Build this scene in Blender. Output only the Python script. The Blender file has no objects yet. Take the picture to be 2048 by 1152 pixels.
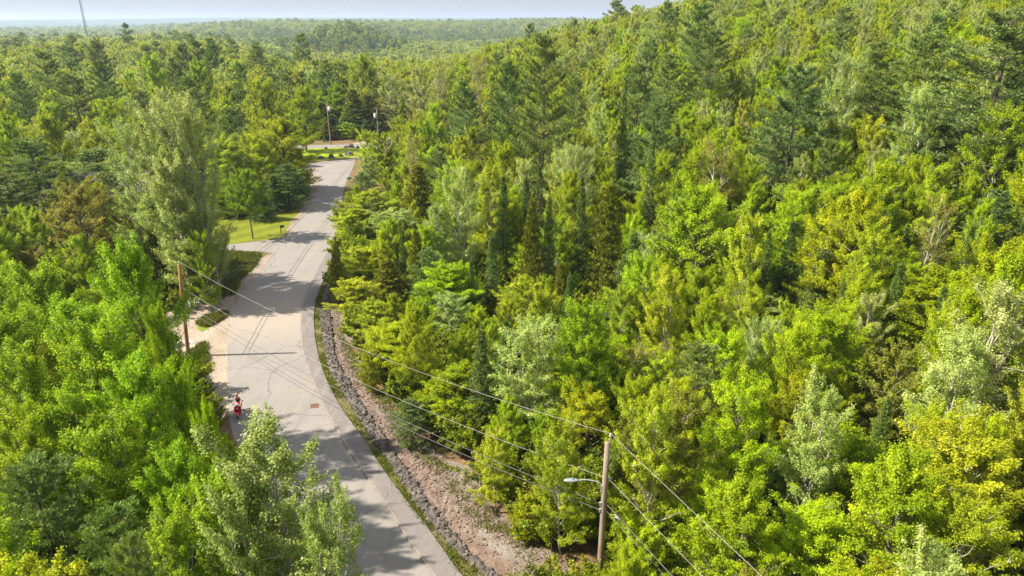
import bpy, bmesh, math, random
import numpy as np
from mathutils import Vector, Matrix
R = math.radians
sc = bpy.context.scene
COL = sc.collection

# ------------------------------------------------------------------ camera, sky, sun, exposure
CAMZ = 28.0; PITCH = R(21.1); F = 1384.0
cam = bpy.data.objects.new('camera', bpy.data.cameras.new('camera')); COL.objects.link(cam)
cam.location = (0, 0, CAMZ); cam.rotation_euler = (R(90) - PITCH, 0, 0)
cam.data.sensor_width = 36; cam.data.lens = 36 * F / 2048
cam.data.clip_start = 0.5; cam.data.clip_end = 40000
sc.camera = cam
SUN_EL = R(45); SUN_AZ = R(266)          # azimuth clockwise from +Y: the sun stands to the west
world = bpy.data.worlds.new('World'); sc.world = world; world.use_nodes = True
wn = world.node_tree.nodes; wl = world.node_tree.links
bg = wn['Background']; sky = wn.new('ShaderNodeTexSky'); sky.sky_type = 'NISHITA'; sky.sun_disc = False
sky.sun_elevation = SUN_EL; sky.sun_rotation = SUN_AZ; sky.air_density = 1.0; sky.dust_density = 0.1; sky.ozone_density = 1.0
veil = wn.new('ShaderNodeMix'); veil.data_type = 'RGBA'; veil.inputs[0].default_value = 0.94      # thin high haze evens the blue sky out
wl.new(sky.outputs[0], veil.inputs[6]); veil.inputs[7].default_value = (1.46, 1.54, 1.70, 1)
tc = wn.new('ShaderNodeTexCoord'); sx_ = wn.new('ShaderNodeSeparateXYZ'); wl.new(tc.outputs['Generated'], sx_.inputs[0])
up_ = wn.new('ShaderNodeMapRange'); wl.new(sx_.outputs[2], up_.inputs[0]); up_.inputs[1].default_value = 0.04; up_.inputs[2].default_value = 0.55; up_.inputs[3].default_value = 1.0; up_.inputs[4].default_value = 2.0
vs_ = wn.new('ShaderNodeVectorMath'); vs_.operation = 'SCALE'; wl.new(veil.outputs[2], vs_.inputs[0]); wl.new(up_.outputs[0], vs_.inputs['Scale'])
wl.new(vs_.outputs[0], bg.inputs[0]); bg.inputs[1].default_value = 0.1
sun = bpy.data.objects.new('sun', bpy.data.lights.new('sun', 'SUN')); COL.objects.link(sun)
sun.data.energy = 4.2; sun.data.angle = R(0.9); sun.data.color = (1.0, 0.93, 0.80)
sdir = Vector((math.sin(SUN_AZ) * math.cos(SUN_EL), math.cos(SUN_AZ) * math.cos(SUN_EL), math.sin(SUN_EL)))
sun.rotation_euler = sdir.to_track_quat('Z', 'Y').to_euler(); sun.location = (0, 0, 200)
sc.view_settings.view_transform = 'Standard'; sc.view_settings.look = 'None'
sc.view_settings.exposure = 1.70; sc.view_settings.gamma = 1.0
sc.cycles.max_bounces = 8; sc.cycles.diffuse_bounces = 4; sc.cycles.glossy_bounces = 2
sc.cycles.transmission_bounces = 4; sc.cycles.transparent_max_bounces = 4; sc.cycles.volume_bounces = 0
sc.cycles.use_denoising = True

# ------------------------------------------------------------------ geometry of the view, used to turn measured points into places
def ray(px, py):
    dx = (px - 1024) / F; dy = -(py - 576) / F
    return np.array([dx, math.cos(PITCH) + dy * math.sin(PITCH), -math.sin(PITCH) + dy * math.cos(PITCH)])
def G(px, py, z=0.0):
    d = ray(px, py); t = (z - CAMZ) / d[2]
    return (d[0] * t, d[1] * t)
def proj(x, y, z):
    zz = z - CAMZ
    fw = y * math.cos(PITCH) - zz * math.sin(PITCH); up = y * math.sin(PITCH) + zz * math.cos(PITCH)
    fw = np.maximum(fw, 0.1)
    return 1024 + F * x / fw, 576 - F * up / fw, fw

def sstep(a, b, v):
    t = np.clip((v - a) / (b - a), 0, 1); return t * t * (3 - 2 * t)
def bumps(x, y, s):
    return (np.sin(x / s + 1.3 * np.sin(y / (s * 1.7))) + np.sin(y / (s * 0.83) + 1.1 * np.sin(x / (s * 1.3) + 2)) + 0.6 * np.sin((x + y) / (s * 0.47) + 0.5)) / 2.6
def terr(x, y):
    x = np.asarray(x, float); y = np.asarray(y, float)
    x0 = 17 - 0.2 * np.maximum(y - 60, 0)
    x0 = np.maximum(x0, -60)
    t = np.maximum(x - x0, 0); t = t * t / (t + 12)
    hill = 39 * (1 - np.exp(-t / 115)) * (1 - 0.9 * sstep(430, 800, y))
    hill = hill * (1 + 0.06 * bumps(x, y, 38))
    u = x / np.maximum(y, 1.0)
    mid = sstep(-0.42, -0.30, u) * (1 - sstep(0.25, 0.45, u))
    left = 1 - sstep(-0.42, -0.30, u)
    z = hill + (0.9 * sstep(30, 120, np.abs(x + 22)) + 2.2 * sstep(220, 400, y)) * bumps(x, y, 55) * sstep(0, 40, np.abs(x + 22) + np.maximum(y - 190, 0) - 30)
    z = z - 17 * mid * sstep(260, 520, y) - 15 * left * sstep(560, 1100, y)
    d = np.hypot(x, y)
    z = z + 33 * sstep(1250, 2100, d) * sstep(-0.56, -0.30, u) * (1 - 0.7 * sstep(0.05, 0.3, u)) * (0.94 + 0.07 * bumps(x, y, 240))
    z = z + 25 * np.exp(-(((x + 205) / 62) ** 2 + ((y - 905) / 100) ** 2))
    z = z + 62 * sstep(5200, 9500, d) * (0.85 + 0.18 * bumps(x, y, 1300)) + 5 * sstep(1500, 4000, d) * bumps(x, y, 420)
    return z
def terr1(x, y): return float(terr(x, y))

# ------------------------------------------------------------------ materials
KB = 0.80   # overall reflectance of everything that is not foliage
def dim(n, l, c): return mix(n, l, 1.0, c, (KB, KB, KB), 'MULTIPLY')
def new_mat(name):
    m = bpy.data.materials.new(name); m.use_nodes = True
    return m, m.node_tree.nodes, m.node_tree.links, m.node_tree.nodes['Principled BSDF']
def noise(n, l, scale, detail=4, rough=0.55, vec=None):
    t = n.new('ShaderNodeTexNoise'); t.inputs['Scale'].default_value = scale
    t.inputs['Detail'].default_value = detail; t.inputs['Roughness'].default_value = rough
    if vec is not None: l.new(vec, t.inputs['Vector'])
    return t.outputs['Fac']
def ramp(n, l, fac, stops):
    r = n.new('ShaderNodeValToRGB'); l.new(fac, r.inputs[0]); e = r.color_ramp.elements
    while len(e) < len(stops): e.new(0.5)
    for i, (p, c) in enumerate(stops): e[i].position = p; e[i].color = (*c, 1) if len(c) == 3 else c
    return r.outputs[0]
def mix(n, l, fac, a, b, mode='MIX'):
    m = n.new('ShaderNodeMix'); m.data_type = 'RGBA'; m.blend_type = mode
    for s, v in ((m.inputs[0], fac), (m.inputs[6], a), (m.inputs[7], b)):
        if hasattr(v, 'links'): l.new(v, s)
        elif isinstance(v, (int, float)): s.default_value = v
        else: s.default_value = (*v, 1)
    return m.outputs[2]
def math_(n, l, op, a, b=0.0):
    m = n.new('ShaderNodeMath'); m.operation = op
    for s, v in ((m.inputs[0], a), (m.inputs[1], b)):
        if hasattr(v, 'links'): l.new(v, s)
        else: s.default_value = v
    return m.outputs[0]
def objco(n): return n.new('ShaderNodeTexCoord').outputs['Object']
def bump(n, l, h, s, dist, bsdf):
    b = n.new('ShaderNodeBump'); b.inputs['Strength'].default_value = s; b.inputs['Distance'].default_value = dist
    l.new(h, b.inputs['Height']); l.new(b.outputs[0], bsdf.inputs['Normal'])
def plain(name, col, rough=0.6, var=0.15, scale=6, metal=0.0, bmp=0.0):
    m, n, l, b = new_mat(name); co = objco(n)
    f = noise(n, l, scale, 5, 0.6, co)
    c = ramp(n, l, f, [(0.3, tuple(v * (1 - var) for v in col)), (0.7, tuple(min(1, v * (1 + var)) for v in col))])
    l.new(dim(n, l, c), b.inputs['Base Color']); b.inputs['Roughness'].default_value = rough; b.inputs['Metallic'].default_value = metal
    if bmp: bump(n, l, noise(n, l, scale * 6, 4, 0.6, co), 0.5, bmp, b)
    return m
def leaf_mat(name, dark, light, accent, trans=0.46, rough=0.55, spec=0.22, rnd=0.5):
    m, n, l, b = new_mat(name)
    at = n.new('ShaderNodeAttribute'); at.attribute_name = 'tint'; v = at.outputs['Fac']
    c = ramp(n, l, v, [(0.0, dark), (0.62, light), (1.0, accent)])
    oi = n.new('ShaderNodeObjectInfo')
    hs = n.new('ShaderNodeHueSaturation'); l.new(c, hs.inputs['Color'])
    mr = n.new('ShaderNodeMapRange'); l.new(oi.outputs['Random'], mr.inputs[0]); mr.inputs[3].default_value = 0.5 - 0.025 * rnd; mr.inputs[4].default_value = 0.5 + 0.03 * rnd
    l.new(mr.outputs[0], hs.inputs['Hue'])
    r2 = math_(n, l, 'FRACT', math_(n, l, 'MULTIPLY', oi.outputs['Random'], 7.31))
    mr2 = n.new('ShaderNodeMapRange'); l.new(r2, mr2.inputs[0]); mr2.inputs[3].default_value = 1 - 0.28 * rnd; mr2.inputs[4].default_value = 1 + 0.3 * rnd
    l.new(mr2.outputs[0], hs.inputs['Value'])
    col = mix(n, l, 1.0, hs.outputs[0], oi.outputs['Color'], 'MULTIPLY')
    l.new(col, b.inputs['Base Color']); b.inputs['Roughness'].default_value = rough
    b.inputs['Specular IOR Level'].default_value = spec
    tr = n.new('ShaderNodeBsdfTranslucent'); l.new(mix(n, l, 1.0, col, (1.25, 1.25, 0.7), 'MULTIPLY'), tr.inputs[0])
    ms = n.new('ShaderNodeMixShader'); ms.inputs[0].default_value = trans
    l.new(b.outputs[0], ms.inputs[1]); l.new(tr.outputs[0], ms.inputs[2])
    l.new(ms.outputs[0], n['Material Output'].inputs['Surface'])
    return m
M = {}
M['maple'] = leaf_mat('maple_leaves', (0.170, 0.220, 0.001), (0.345, 0.400, 0.002), (0.52, 0.54, 0.006))
M['birch'] = leaf_mat('birch_leaves', (0.180, 0.220, 0.003), (0.350, 0.385, 0.008), (0.54, 0.52, 0.03))
M['aspen'] = leaf_mat('aspen_leaves', (0.190, 0.235, 0.038), (0.340, 0.385, 0.080), (0.52, 0.54, 0.17), rough=0.5, spec=0.35)
M['pine'] = leaf_mat('pine_needles', (0.095, 0.135, 0.022), (0.205, 0.265, 0.055), (0.35, 0.39, 0.09), trans=0.2)
M['spruce'] = leaf_mat('spruce_needles', (0.060, 0.095, 0.014), (0.130, 0.185, 0.028), (0.24, 0.30, 0.05), trans=0.12)
M['cedar'] = leaf_mat('cedar_sprays', (0.11, 0.130, 0.010), (0.22, 0.24, 0.016), (0.34, 0.34, 0.03), trans=0.12)
M['oak'] = leaf_mat('oak_young_leaves', (0.16, 0.170, 0.018), (0.27, 0.265, 0.03), (0.40, 0.35, 0.05))
M['bush'] = leaf_mat('undergrowth_leaves', (0.11, 0.150, 0.003), (0.20, 0.245, 0.006), (0.34, 0.34, 0.02))
M['grassb'] = leaf_mat('grass_blades', (0.08, 0.10, 0.012), (0.15, 0.17, 0.016), (0.30, 0.25, 0.08), trans=0.25)
M['bark'] = plain('grey_bark', (0.16, 0.13, 0.10), 0.9, 0.4, 3)
M['palebark'] = plain('pale_bark', (0.42, 0.38, 0.30), 0.8, 0.3, 3)
M['darkbark'] = plain('dark_bark', (0.085, 0.065, 0.05), 0.9, 0.4, 3)

def ground_material():
    m, n, l, b = new_mat('forest_floor'); co = objco(n)
    f1 = noise(n, l, 0.16, 5, 0.6, co); f2 = noise(n, l, 2.2, 5, 0.7, co); f3 = noise(n, l, 9, 3, 0.7, co)
    litter = ramp(n, l, f2, [(0.3, (0.075, 0.045, 0.022)), (0.52, (0.15, 0.095, 0.048)), (0.72, (0.24, 0.165, 0.10))])
    green = ramp(n, l, f3, [(0.3, (0.035, 0.065, 0.010)), (0.7, (0.10, 0.15, 0.02))])
    near = mix(n, l, ramp(n, l, f1, [(0.50, (0, 0, 0)), (0.70, (0.8, 0.8, 0.8))]), litter, green)
    f4 = noise(n, l, 0.035, 8, 0.75, co); f5 = noise(n, l, 0.004, 5, 0.6, co)
    forest = ramp(n, l, f4, [(0.32, (0.025, 0.050, 0.010)), (0.5, (0.060, 0.100, 0.020)), (0.68, (0.11, 0.16, 0.03))])
    forest = mix(n, l, ramp(n, l, f5, [(0.45, (0, 0, 0)), (0.62, (0.75, 0.75, 0.75))]), forest, (0.030, 0.060, 0.022))
    sp = n.new('ShaderNodeSeparateXYZ'); l.new(co, sp.inputs[0])
    far = n.new('ShaderNodeMapRange'); l.new(sp.outputs[1], far.inputs[0]); far.inputs[1].default_value = 300; far.inputs[2].default_value = 700
    l.new(mix(n, l, far.outputs[0], near, forest), b.inputs['Base Color'])
    b.inputs['Roughness'].default_value = 0.95; b.inputs['Specular IOR Level'].default_value = 0.1
    bump(n, l, f2, 0.8, 0.12, b)
    return m
M['ground'] = ground_material()

def asphalt(name, base, dusty):
    m, n, l, b = new_mat(name); co = objco(n)
    f1 = noise(n, l, 0.35, 6, 0.65, co); f2 = noise(n, l, 30, 3, 0.7, co); f3 = noise(n, l, 3.0, 5, 0.7, co)
    c = ramp(n, l, f1, [(0.3, tuple(v * 0.86 for v in base)), (0.5, base), (0.72, tuple(min(1, v * 1.12) for v in base))])
    c = mix(n, l, 0.22, c, ramp(n, l, f2, [(0.3, (0.09, 0.085, 0.08)), (0.7, (0.40, 0.37, 0.34))]))
    c = mix(n, l, 0.15, c, ramp(n, l, f3, [(0.35, (0.17, 0.155, 0.14)), (0.65, (0.38, 0.34, 0.29))]))
    # stretched streaks that vehicles leave along the road
    mp = n.new('ShaderNodeMapping'); l.new(co, mp.inputs[0]); mp.inputs['Rotation'].default_value = (0, 0, R(-9)); mp.inputs['Scale'].default_value = (1.1, 0.035, 1)
    st = noise(n, l, 1.0, 4, 0.6, mp.outputs[0])
    c = mix(n, l, ramp(n, l, st, [(0.50, (0, 0, 0)), (0.68, (0.38, 0.38, 0.38))]), c, (0.30, 0.265, 0.225))
    mp2 = n.new('ShaderNodeMapping'); l.new(co, mp2.inputs[0]); mp2.inputs['Rotation'].default_value = (0, 0, R(-9)); mp2.inputs['Scale'].default_value = (2.6, 0.02, 1)
    st2 = noise(n, l, 1.0, 3, 0.5, mp2.outputs[0])
    c = mix(n, l, ramp(n, l, st2, [(0.30, (0.35, 0.35, 0.35)), (0.44, (0, 0, 0))]), c, (0.165, 0.15, 0.14))
    if dusty:   # sand washed out of the dirt lot over the road
        gx, gy = G(540, 628)
        mp = n.new('ShaderNodeMapping'); l.new(co, mp.inputs[0]); mp.inputs['Location'].default_value = (-gx / 9.5, -gy / 9.0, 0); mp.inputs['Scale'].default_value = (1 / 9.5, 1 / 9.0, 0)
        ln = n.new('ShaderNodeVectorMath'); ln.operation = 'LENGTH'; l.new(mp.outputs[0], ln.inputs[0])
        k = math_(n, l, 'ADD', ln.outputs['Value'], math_(n, l, 'MULTIPLY', math_(n, l, 'SUBTRACT', f3, 0.5), 0.9))
        k = math_(n, l, 'ADD', k, math_(n, l, 'MULTIPLY', math_(n, l, 'SUBTRACT', f1, 0.5), 1.0))
        c = mix(n, l, ramp(n, l, k, [(0.35, (0.65, 0.65, 0.65)), (1.0, (0, 0, 0))]), c, (0.36, 0.295, 0.23))
    wv = n.new('ShaderNodeVectorMath'); wv.operation = 'ADD'; l.new(co, wv.inputs[0])
    wn_ = n.new('ShaderNodeTexNoise'); wn_.inputs['Scale'].default_value = 0.5; wn_.inputs['Detail'].default_value = 4; l.new(co, wn_.inputs['Vector']); l.new(wn_.outputs['Color'], wv.inputs[1])
    vo = n.new('ShaderNodeTexVoronoi'); vo.feature = 'DISTANCE_TO_EDGE'; vo.inputs['Scale'].default_value = 0.13; l.new(wv.outputs[0], vo.inputs['Vector'])
    ck = math_(n, l, 'MULTIPLY', math_(n, l, 'LESS_THAN', vo.outputs['Distance'], 0.0055), math_(n, l, 'MULTIPLY', math_(n, l, 'GREATER_THAN', f3, 0.47), 0.55))
    c = mix(n, l, ck, c, (0.075, 0.07, 0.065))
    l.new(dim(n, l, c), b.inputs['Base Color']); b.inputs['Roughness'].default_value = 0.85; b.inputs['Specular IOR Level'].default_value = 0.25
    bump(n, l, f2, 0.3, 0.01, b)
    return m
M['road'] = asphalt('old_asphalt', (0.232, 0.208, 0.186), True)
M['walk'] = asphalt('walkway_asphalt', (0.150, 0.125, 0.118), False)
M['drive'] = asphalt('driveway_asphalt', (0.225, 0.202, 0.182), False)
M['kerb'] = plain('kerb_stone', (0.24, 0.20, 0.165), 0.85, 0.2, 2)

def mottled(name, cols, s1, s2, bmp=0.03, rough=0.95):
    m, n, l, b = new_mat(name); co = objco(n)
    f1 = noise(n, l, s1, 5, 0.65, co); f2 = noise(n, l, s2, 4, 0.75, co)
    f = math_(n, l, 'ADD', math_(n, l, 'MULTIPLY', f1, 0.5), math_(n, l, 'MULTIPLY', f2, 0.5))
    k = len(cols)
    c = ramp(n, l, f, [(0.36 + 0.28 * i / (k - 1), cc) for i, cc in enumerate(cols)])
    l.new(dim(n, l, c), b.inputs['Base Color']); b.inputs['Roughness'].default_value = rough; b.inputs['Specular IOR Level'].default_value = 0.15
    bump(n, l, f2, 0.7, bmp, b)
    return m
M['dirt'] = mottled('sandy_dirt', [(0.20, 0.145, 0.10), (0.30, 0.235, 0.175), (0.36, 0.295, 0.23), (0.42, 0.355, 0.29)], 0.35, 5)
M['shoulder'] = mottled('gravel_shoulder', [(0.18, 0.14, 0.11), (0.27, 0.21, 0.165), (0.36, 0.295, 0.24)], 0.6, 7)
M['bank'] = mottled('stony_bank', [(0.10, 0.07, 0.045), (0.17, 0.125, 0.09), (0.23, 0.19, 0.16), (0.31, 0.27, 0.24)], 0.5, 4.5, 0.08)
M['needles'] = mottled('fallen_needles', [(0.13, 0.082, 0.055), (0.20, 0.140, 0.105), (0.29, 0.225, 0.185)], 0.8, 8, 0.05)
M['verge'] = mottled('verge_turf', [(0.15, 0.11, 0.07), (0.16, 0.13, 0.06), (0.10, 0.11, 0.02), (0.12, 0.13, 0.02)], 0.5, 5, 0.05)
M['meadow'] = mottled('rough_grass', [(0.14, 0.12, 0.04), (0.13, 0.18, 0.015), (0.20, 0.25, 0.02), (0.28, 0.28, 0.05)], 0.25, 4, 0.08)
def lawn_mat(name, rot, width, a, bcol):
    m, n, l, b = new_mat(name); co = objco(n)
    mp = n.new('ShaderNodeMapping'); l.new(co, mp.inputs[0]); mp.inputs['Rotation'].default_value = (0, 0, rot)
    sp = n.new('ShaderNodeSeparateXYZ'); l.new(mp.outputs[0], sp.inputs[0])
    s = math_(n, l, 'SINE', math_(n, l, 'MULTIPLY', sp.outputs[0], math.pi / width))
    f = noise(n, l, 0.5, 5, 0.65, co); f2 = noise(n, l, 12, 3, 0.7, co)
    k = math_(n, l, 'ADD', math_(n, l, 'MULTIPLY', s, 0.10), math_(n, l, 'ADD', math_(n, l, 'MULTIPLY', f, 0.7), math_(n, l, 'MULTIPLY', f2, 0.3)))
    l.new(ramp(n, l, k, [(0.3, a), (0.72, bcol)]), b.inputs['Base Color']); b.inputs['Roughness'].default_value = 0.9
    b.inputs['Specular IOR Level'].default_value = 0.15
    bump(n, l, f2, 0.6, 0.03, b)
    return m
M['lawn'] = lawn_mat('mown_lawn', R(35), 1.6, (0.085, 0.105, 0.006), (0.165, 0.175, 0.010))
M['lawn2'] = lawn_mat('far_lawn', R(4), 1.7, (0.14, 0.19, 0.006), (0.22, 0.27, 0.010))
M['rock'] = mottled('split_rock', [(0.045, 0.038, 0.032), (0.11, 0.092, 0.077), (0.24, 0.205, 0.175)], 1.7, 7, 0.02, 0.85)
M['rock2'] = mottled('pink_gravel', [(0.11, 0.075, 0.055), (0.19, 0.135, 0.105), (0.31, 0.25, 0.21)], 1.3, 7, 0.02, 0.85)
M['soil'] = mottled('dark_soil', [(0.02, 0.016, 0.012), (0.045, 0.034, 0.025), (0.07, 0.055, 0.04)], 1.0, 6)  # ditch bed coloured dark to deepen the gaps between the stones
M['polewood'] = mottled('weathered_pole', [(0.20, 0.14, 0.09), (0.29, 0.215, 0.155), (0.36, 0.295, 0.24)], 0.6, 9, 0.01)
M['orangewood'] = mottled('orange_pole', [(0.24, 0.11, 0.04), (0.34, 0.17, 0.065), (0.40, 0.24, 0.12)], 0.6, 9, 0.01)
M['wire'] = plain('aluminium_wire', (0.30, 0.28, 0.255), 0.5, 0.1, 2, 0.1)
M['cable'] = plain('black_cable', (0.10, 0.095, 0.09), 0.6, 0.1, 2)
M['galv'] = plain('galvanised_steel', (0.52, 0.54, 0.56), 0.4, 0.12, 8, 0.5)
M['porcelain'] = plain('grey_porcelain', (0.55, 0.56, 0.58), 0.3, 0.08, 8)
M['black'] = plain('black_paint', (0.025, 0.025, 0.027), 0.4, 0.2, 8)
M['white'] = plain('white_paint', (0.78, 0.77, 0.75), 0.5, 0.05, 8)
M['rust'] = plain('rusty_iron', (0.24, 0.12, 0.07), 0.8, 0.3, 12, 0.2)
M['teal'] = plain('teal_paint', (0.03, 0.30, 0.30), 0.4, 0.1, 5)
M['tower0'] = plain('grey_cast_metal', (0.24, 0.245, 0.25), 0.5, 0.1, 5)
M['lens'] = plain('lamp_lens', (0.66, 0.68, 0.66), 0.2, 0.05, 5)

# ------------------------------------------------------------------ object helpers
def link(name, me, parent=None):
    o = bpy.data.objects.new(name, me); COL.objects.link(o)
    if parent is not None: o.parent = parent
    return o
def tag(o, label=None, cat=None, group=None, kind=None):
    if label: o['label'] = label
    if cat: o['category'] = cat
    if group: o['group'] = group
    if kind: o['kind'] = kind
    return o
def empty(name, loc, rz=0.0, label=None, cat=None, group=None):
    o = bpy.data.objects.new(name, None); COL.objects.link(o); o.location = loc; o.rotation_euler = (0, 0, rz)
    o.empty_display_size = 0.3
    return tag(o, label, cat, group)
def quad_mesh(name, V, Q, mats, midx=None, tint=None, smooth=False):
    V = np.asarray(V, np.float32); Q = np.asarray(Q, np.int32)
    me = bpy.data.meshes.new(name)
    me.vertices.add(len(V)); me.vertices.foreach_set('co', V.ravel())
    me.loops.add(len(Q) * 4); me.loops.foreach_set('vertex_index', Q.ravel())
    me.polygons.add(len(Q)); me.polygons.foreach_set('loop_start', np.arange(0, len(Q) * 4, 4, dtype=np.int32))
    for m in mats: me.materials.append(m)
    if midx is not None: me.polygons.foreach_set('material_index', np.asarray(midx, np.int32))
    if tint is not None:
        a = me.attributes.new('tint', 'FLOAT', 'FACE'); a.data.foreach_set('value', np.asarray(tint, np.float32))
    me.update(calc_edges=True)
    me.polygons.foreach_set('use_smooth', np.full(len(Q), smooth))
    return me
def tube_vq(P, rad, sides=6):
    P = np.asarray(P, float); n = len(P)
    T = np.gradient(P, axis=0); T /= np.linalg.norm(T, axis=1)[:, None] + 1e-9
    ref = np.where(np.abs(T[:, 2:3]) > 0.9, np.array([[1.0, 0, 0]]), np.array([[0, 0, 1.0]]))
    if np.abs(T[:, 2]).mean() > 0.7: ref = np.tile([[1.0, 0, 0]], (n, 1))
    else: ref = np.tile([[0, 0, 1.0]], (n, 1))
    A = np.cross(T, ref); A /= np.linalg.norm(A, axis=1)[:, None] + 1e-9; B = np.cross(T, A)
    a = np.linspace(0, 2 * math.pi, sides, endpoint=False)
    V = P[:, None, :] + np.asarray(rad)[:, None, None] * (np.cos(a)[None, :, None] * A[:, None, :] + np.sin(a)[None, :, None] * B[:, None, :])
    i = np.arange(n - 1)[:, None] * sides; j = np.arange(sides)[None, :]; k = (j + 1) % sides
    Q = np.stack([i + j, i + k, i + sides + k, i + sides + j], -1).reshape(-1, 4)
    return V.reshape(-1, 3), Q
class QB:
    def __init__(s): s.V = []; s.Q = []; s.n = 0
    def add(s, V, Q): s.V.append(V); s.Q.append(Q + s.n); s.n += len(V)
    def tube(s, P, rad, sides=6): s.add(*tube_vq(P, rad, sides))
    def get(s): return (np.concatenate(s.V), np.concatenate(s.Q)) if s.V else (np.zeros((0, 3)), np.zeros((0, 4), int))
def leaves_vq(C, U, N, L, Wd):
    """one kite-shaped leaf per row: centre C, long axis U, rough normal N"""
    U = U / (np.linalg.norm(U, axis=1)[:, None] + 1e-9)
    S = np.cross(N, U); S /= np.linalg.norm(S, axis=1)[:, None] + 1e-9
    L = np.asarray(L)[:, None]; Wd = np.asarray(Wd)[:, None]
    V = np.stack([C - U * L * 0.5, C + S * Wd * 0.5 + U * L * 0.08, C + U * L * 0.5, C - S * Wd * 0.5 + U * L * 0.08], 1).reshape(-1, 3)
    Q = np.arange(len(C) * 4).reshape(-1, 4)
    return V, Q
def bm_obj(name, bm, mat, parent=None, smooth=False):
    me = bpy.data.meshes.new(name); bmesh.ops.recalc_face_normals(bm, faces=bm.faces); bm.to_mesh(me); bm.free()
    for m in (mat if isinstance(mat, (list, tuple)) else [mat]): me.materials.append(m)
    if smooth: me.polygons.foreach_set('use_smooth', np.ones(len(me.polygons), bool))
    return link(name, me, parent)
def box(bm, c, s, rot=None, bev=0.0):
    r = bmesh.ops.create_cube(bm, size=1.0); vs = r['verts']
    bmesh.ops.scale(bm, vec=s, verts=vs)
    if bev:
        es = list({e for v in vs for e in v.link_edges})
        rr = bmesh.ops.bevel(bm, geom=es, offset=bev, segments=2, affect='EDGES', profile=0.5); vs = list({v for f in rr['faces'] for v in f.verts} | {v for v in vs if v.is_valid})
    if rot is not None: bmesh.ops.rotate(bm, cent=(0, 0, 0), matrix=rot, verts=vs)
    bmesh.ops.translate(bm, vec=c, verts=vs)
    return vs
def cyl(bm, a, b, r0, r1=None, seg=12):
    a = Vector(a); b = Vector(b); r1 = r0 if r1 is None else r1
    r = bmesh.ops.create_cone(bm, cap_ends=True, segments=seg, radius1=r0, radius2=r1, depth=(b - a).length)
    q = (b - a).to_track_quat('Z', 'Y').to_matrix().to_4x4()
    bmesh.ops.transform(bm, matrix=Matrix.Translation((a + b) / 2) @ q, verts=r['verts'])
def tube_obj(name, P, rad, mat, parent=None, sides=8):
    P = np.asarray(P, float)
    rad = np.full(len(P), rad) if np.isscalar(rad) else np.asarray(rad)
    V, Q = tube_vq(P, rad, sides)
    return link(name, quad_mesh(name, V, Q, [mat], smooth=True), parent)

# ------------------------------------------------------------------ the ground and everything flat on it
def smooth_line(P, k=6):
    P = np.asarray(P, float); P = np.vstack([2 * P[0] - P[1], P, 2 * P[-1] - P[-2]]); out = []
    for i in range(1, len(P) - 2):
        for t in np.linspace(0, 1, k, endpoint=False):
            a, b, c, d = P[i - 1], P[i], P[i + 1], P[i + 2]
            out.append(0.5 * ((2 * b) + (c - a) * t + (2 * a - 5 * b + 4 * c - d) * t ** 2 + (3 * b - a - 3 * c + d) * t ** 3))
    out.append(P[-2]); return np.array(out)
def world_line(pts, k=6): return smooth_line([G(*p) for p in pts], k)
def ragged(P, amp, seed, step=0.6):
    rg = np.random.default_rng(seed); P = np.asarray(P)
    seg = np.hypot(*np.diff(P, axis=0).T); s = np.r_[0, np.cumsum(seg)]; n = max(4, int(s[-1] / step)); t = np.linspace(0, s[-1], n)
    Q = np.c_[np.interp(t, s, P[:, 0]), np.interp(t, s, P[:, 1])]
    d = np.gradient(Q, axis=0); nn = np.c_[-d[:, 1], d[:, 0]]; nn /= np.linalg.norm(nn, axis=1)[:, None] + 1e-9
    o = np.interp(np.arange(n), np.arange(0, n + 4, 4), rg.normal(0, amp, len(np.arange(0, n + 4, 4)))) + rg.normal(0, amp * 0.35, n)
    return Q + nn * o[:, None]
def sheet(name, poly, z, mat, kind='structure', label=None, zfun=None):
    bm = bmesh.new(); vs = [bm.verts.new((p[0], p[1], z)) for p in poly]
    f = bm.faces.new(vs); f.normal_update(); bmesh.ops.triangulate(bm, faces=[f], quad_method='BEAUTY', ngon_method='EAR_CLIP')
    me = bpy.data.meshes.new(name); bm.normal_update()
    if bm.faces and sum(ff.normal.z for ff in bm.faces) < 0: bmesh.ops.reverse_faces(bm, faces=bm.faces)
    bm.to_mesh(me); bm.free(); me.materials.append(mat); o = link(name, me); tag(o, label, kind=kind); return o
def ribbon(A, B, n):
    def rs(P):
        s = np.r_[0, np.cumsum(np.hypot(*np.diff(P, axis=0).T))]; t = np.linspace(0, s[-1], n); return np.c_[np.interp(t, s, P[:, 0]), np.interp(t, s, P[:, 1])]
    return rs(np.asarray(A)), rs(np.asarray(B))

def graded(lo, hi, fine_lo, fine_hi, step, growth):
    c = list(np.arange(fine_lo, fine_hi + step, step)); s = step; v = c[-1]
    while v < hi: s *= growth; v += s; c.append(v)
    s = step; v = c[0]
    while v > lo: s *= growth; v -= s; c.insert(0, v)
    return np.array(c)
gx = graded(-14000, 14000, -90, 170, 3.0, 1.06); gy = graded(-60, 16000, -30, 330, 3.0, 1.045)
X, Y = np.meshgrid(gx, gy); Z = terr(X, Y) - 0.012
nx, ny = len(gx), len(gy); ii = np.arange(ny - 1)[:, None] * nx + np.arange(nx - 1)[None, :]
ground = link('ground', quad_mesh('ground', np.c_[X.ravel(), Y.ravel(), Z.ravel()], np.stack([ii, ii + 1, ii + nx + 1, ii + nx], -1).reshape(-1, 4), [M['ground']], smooth=True))
tag(ground, kind='structure')

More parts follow.
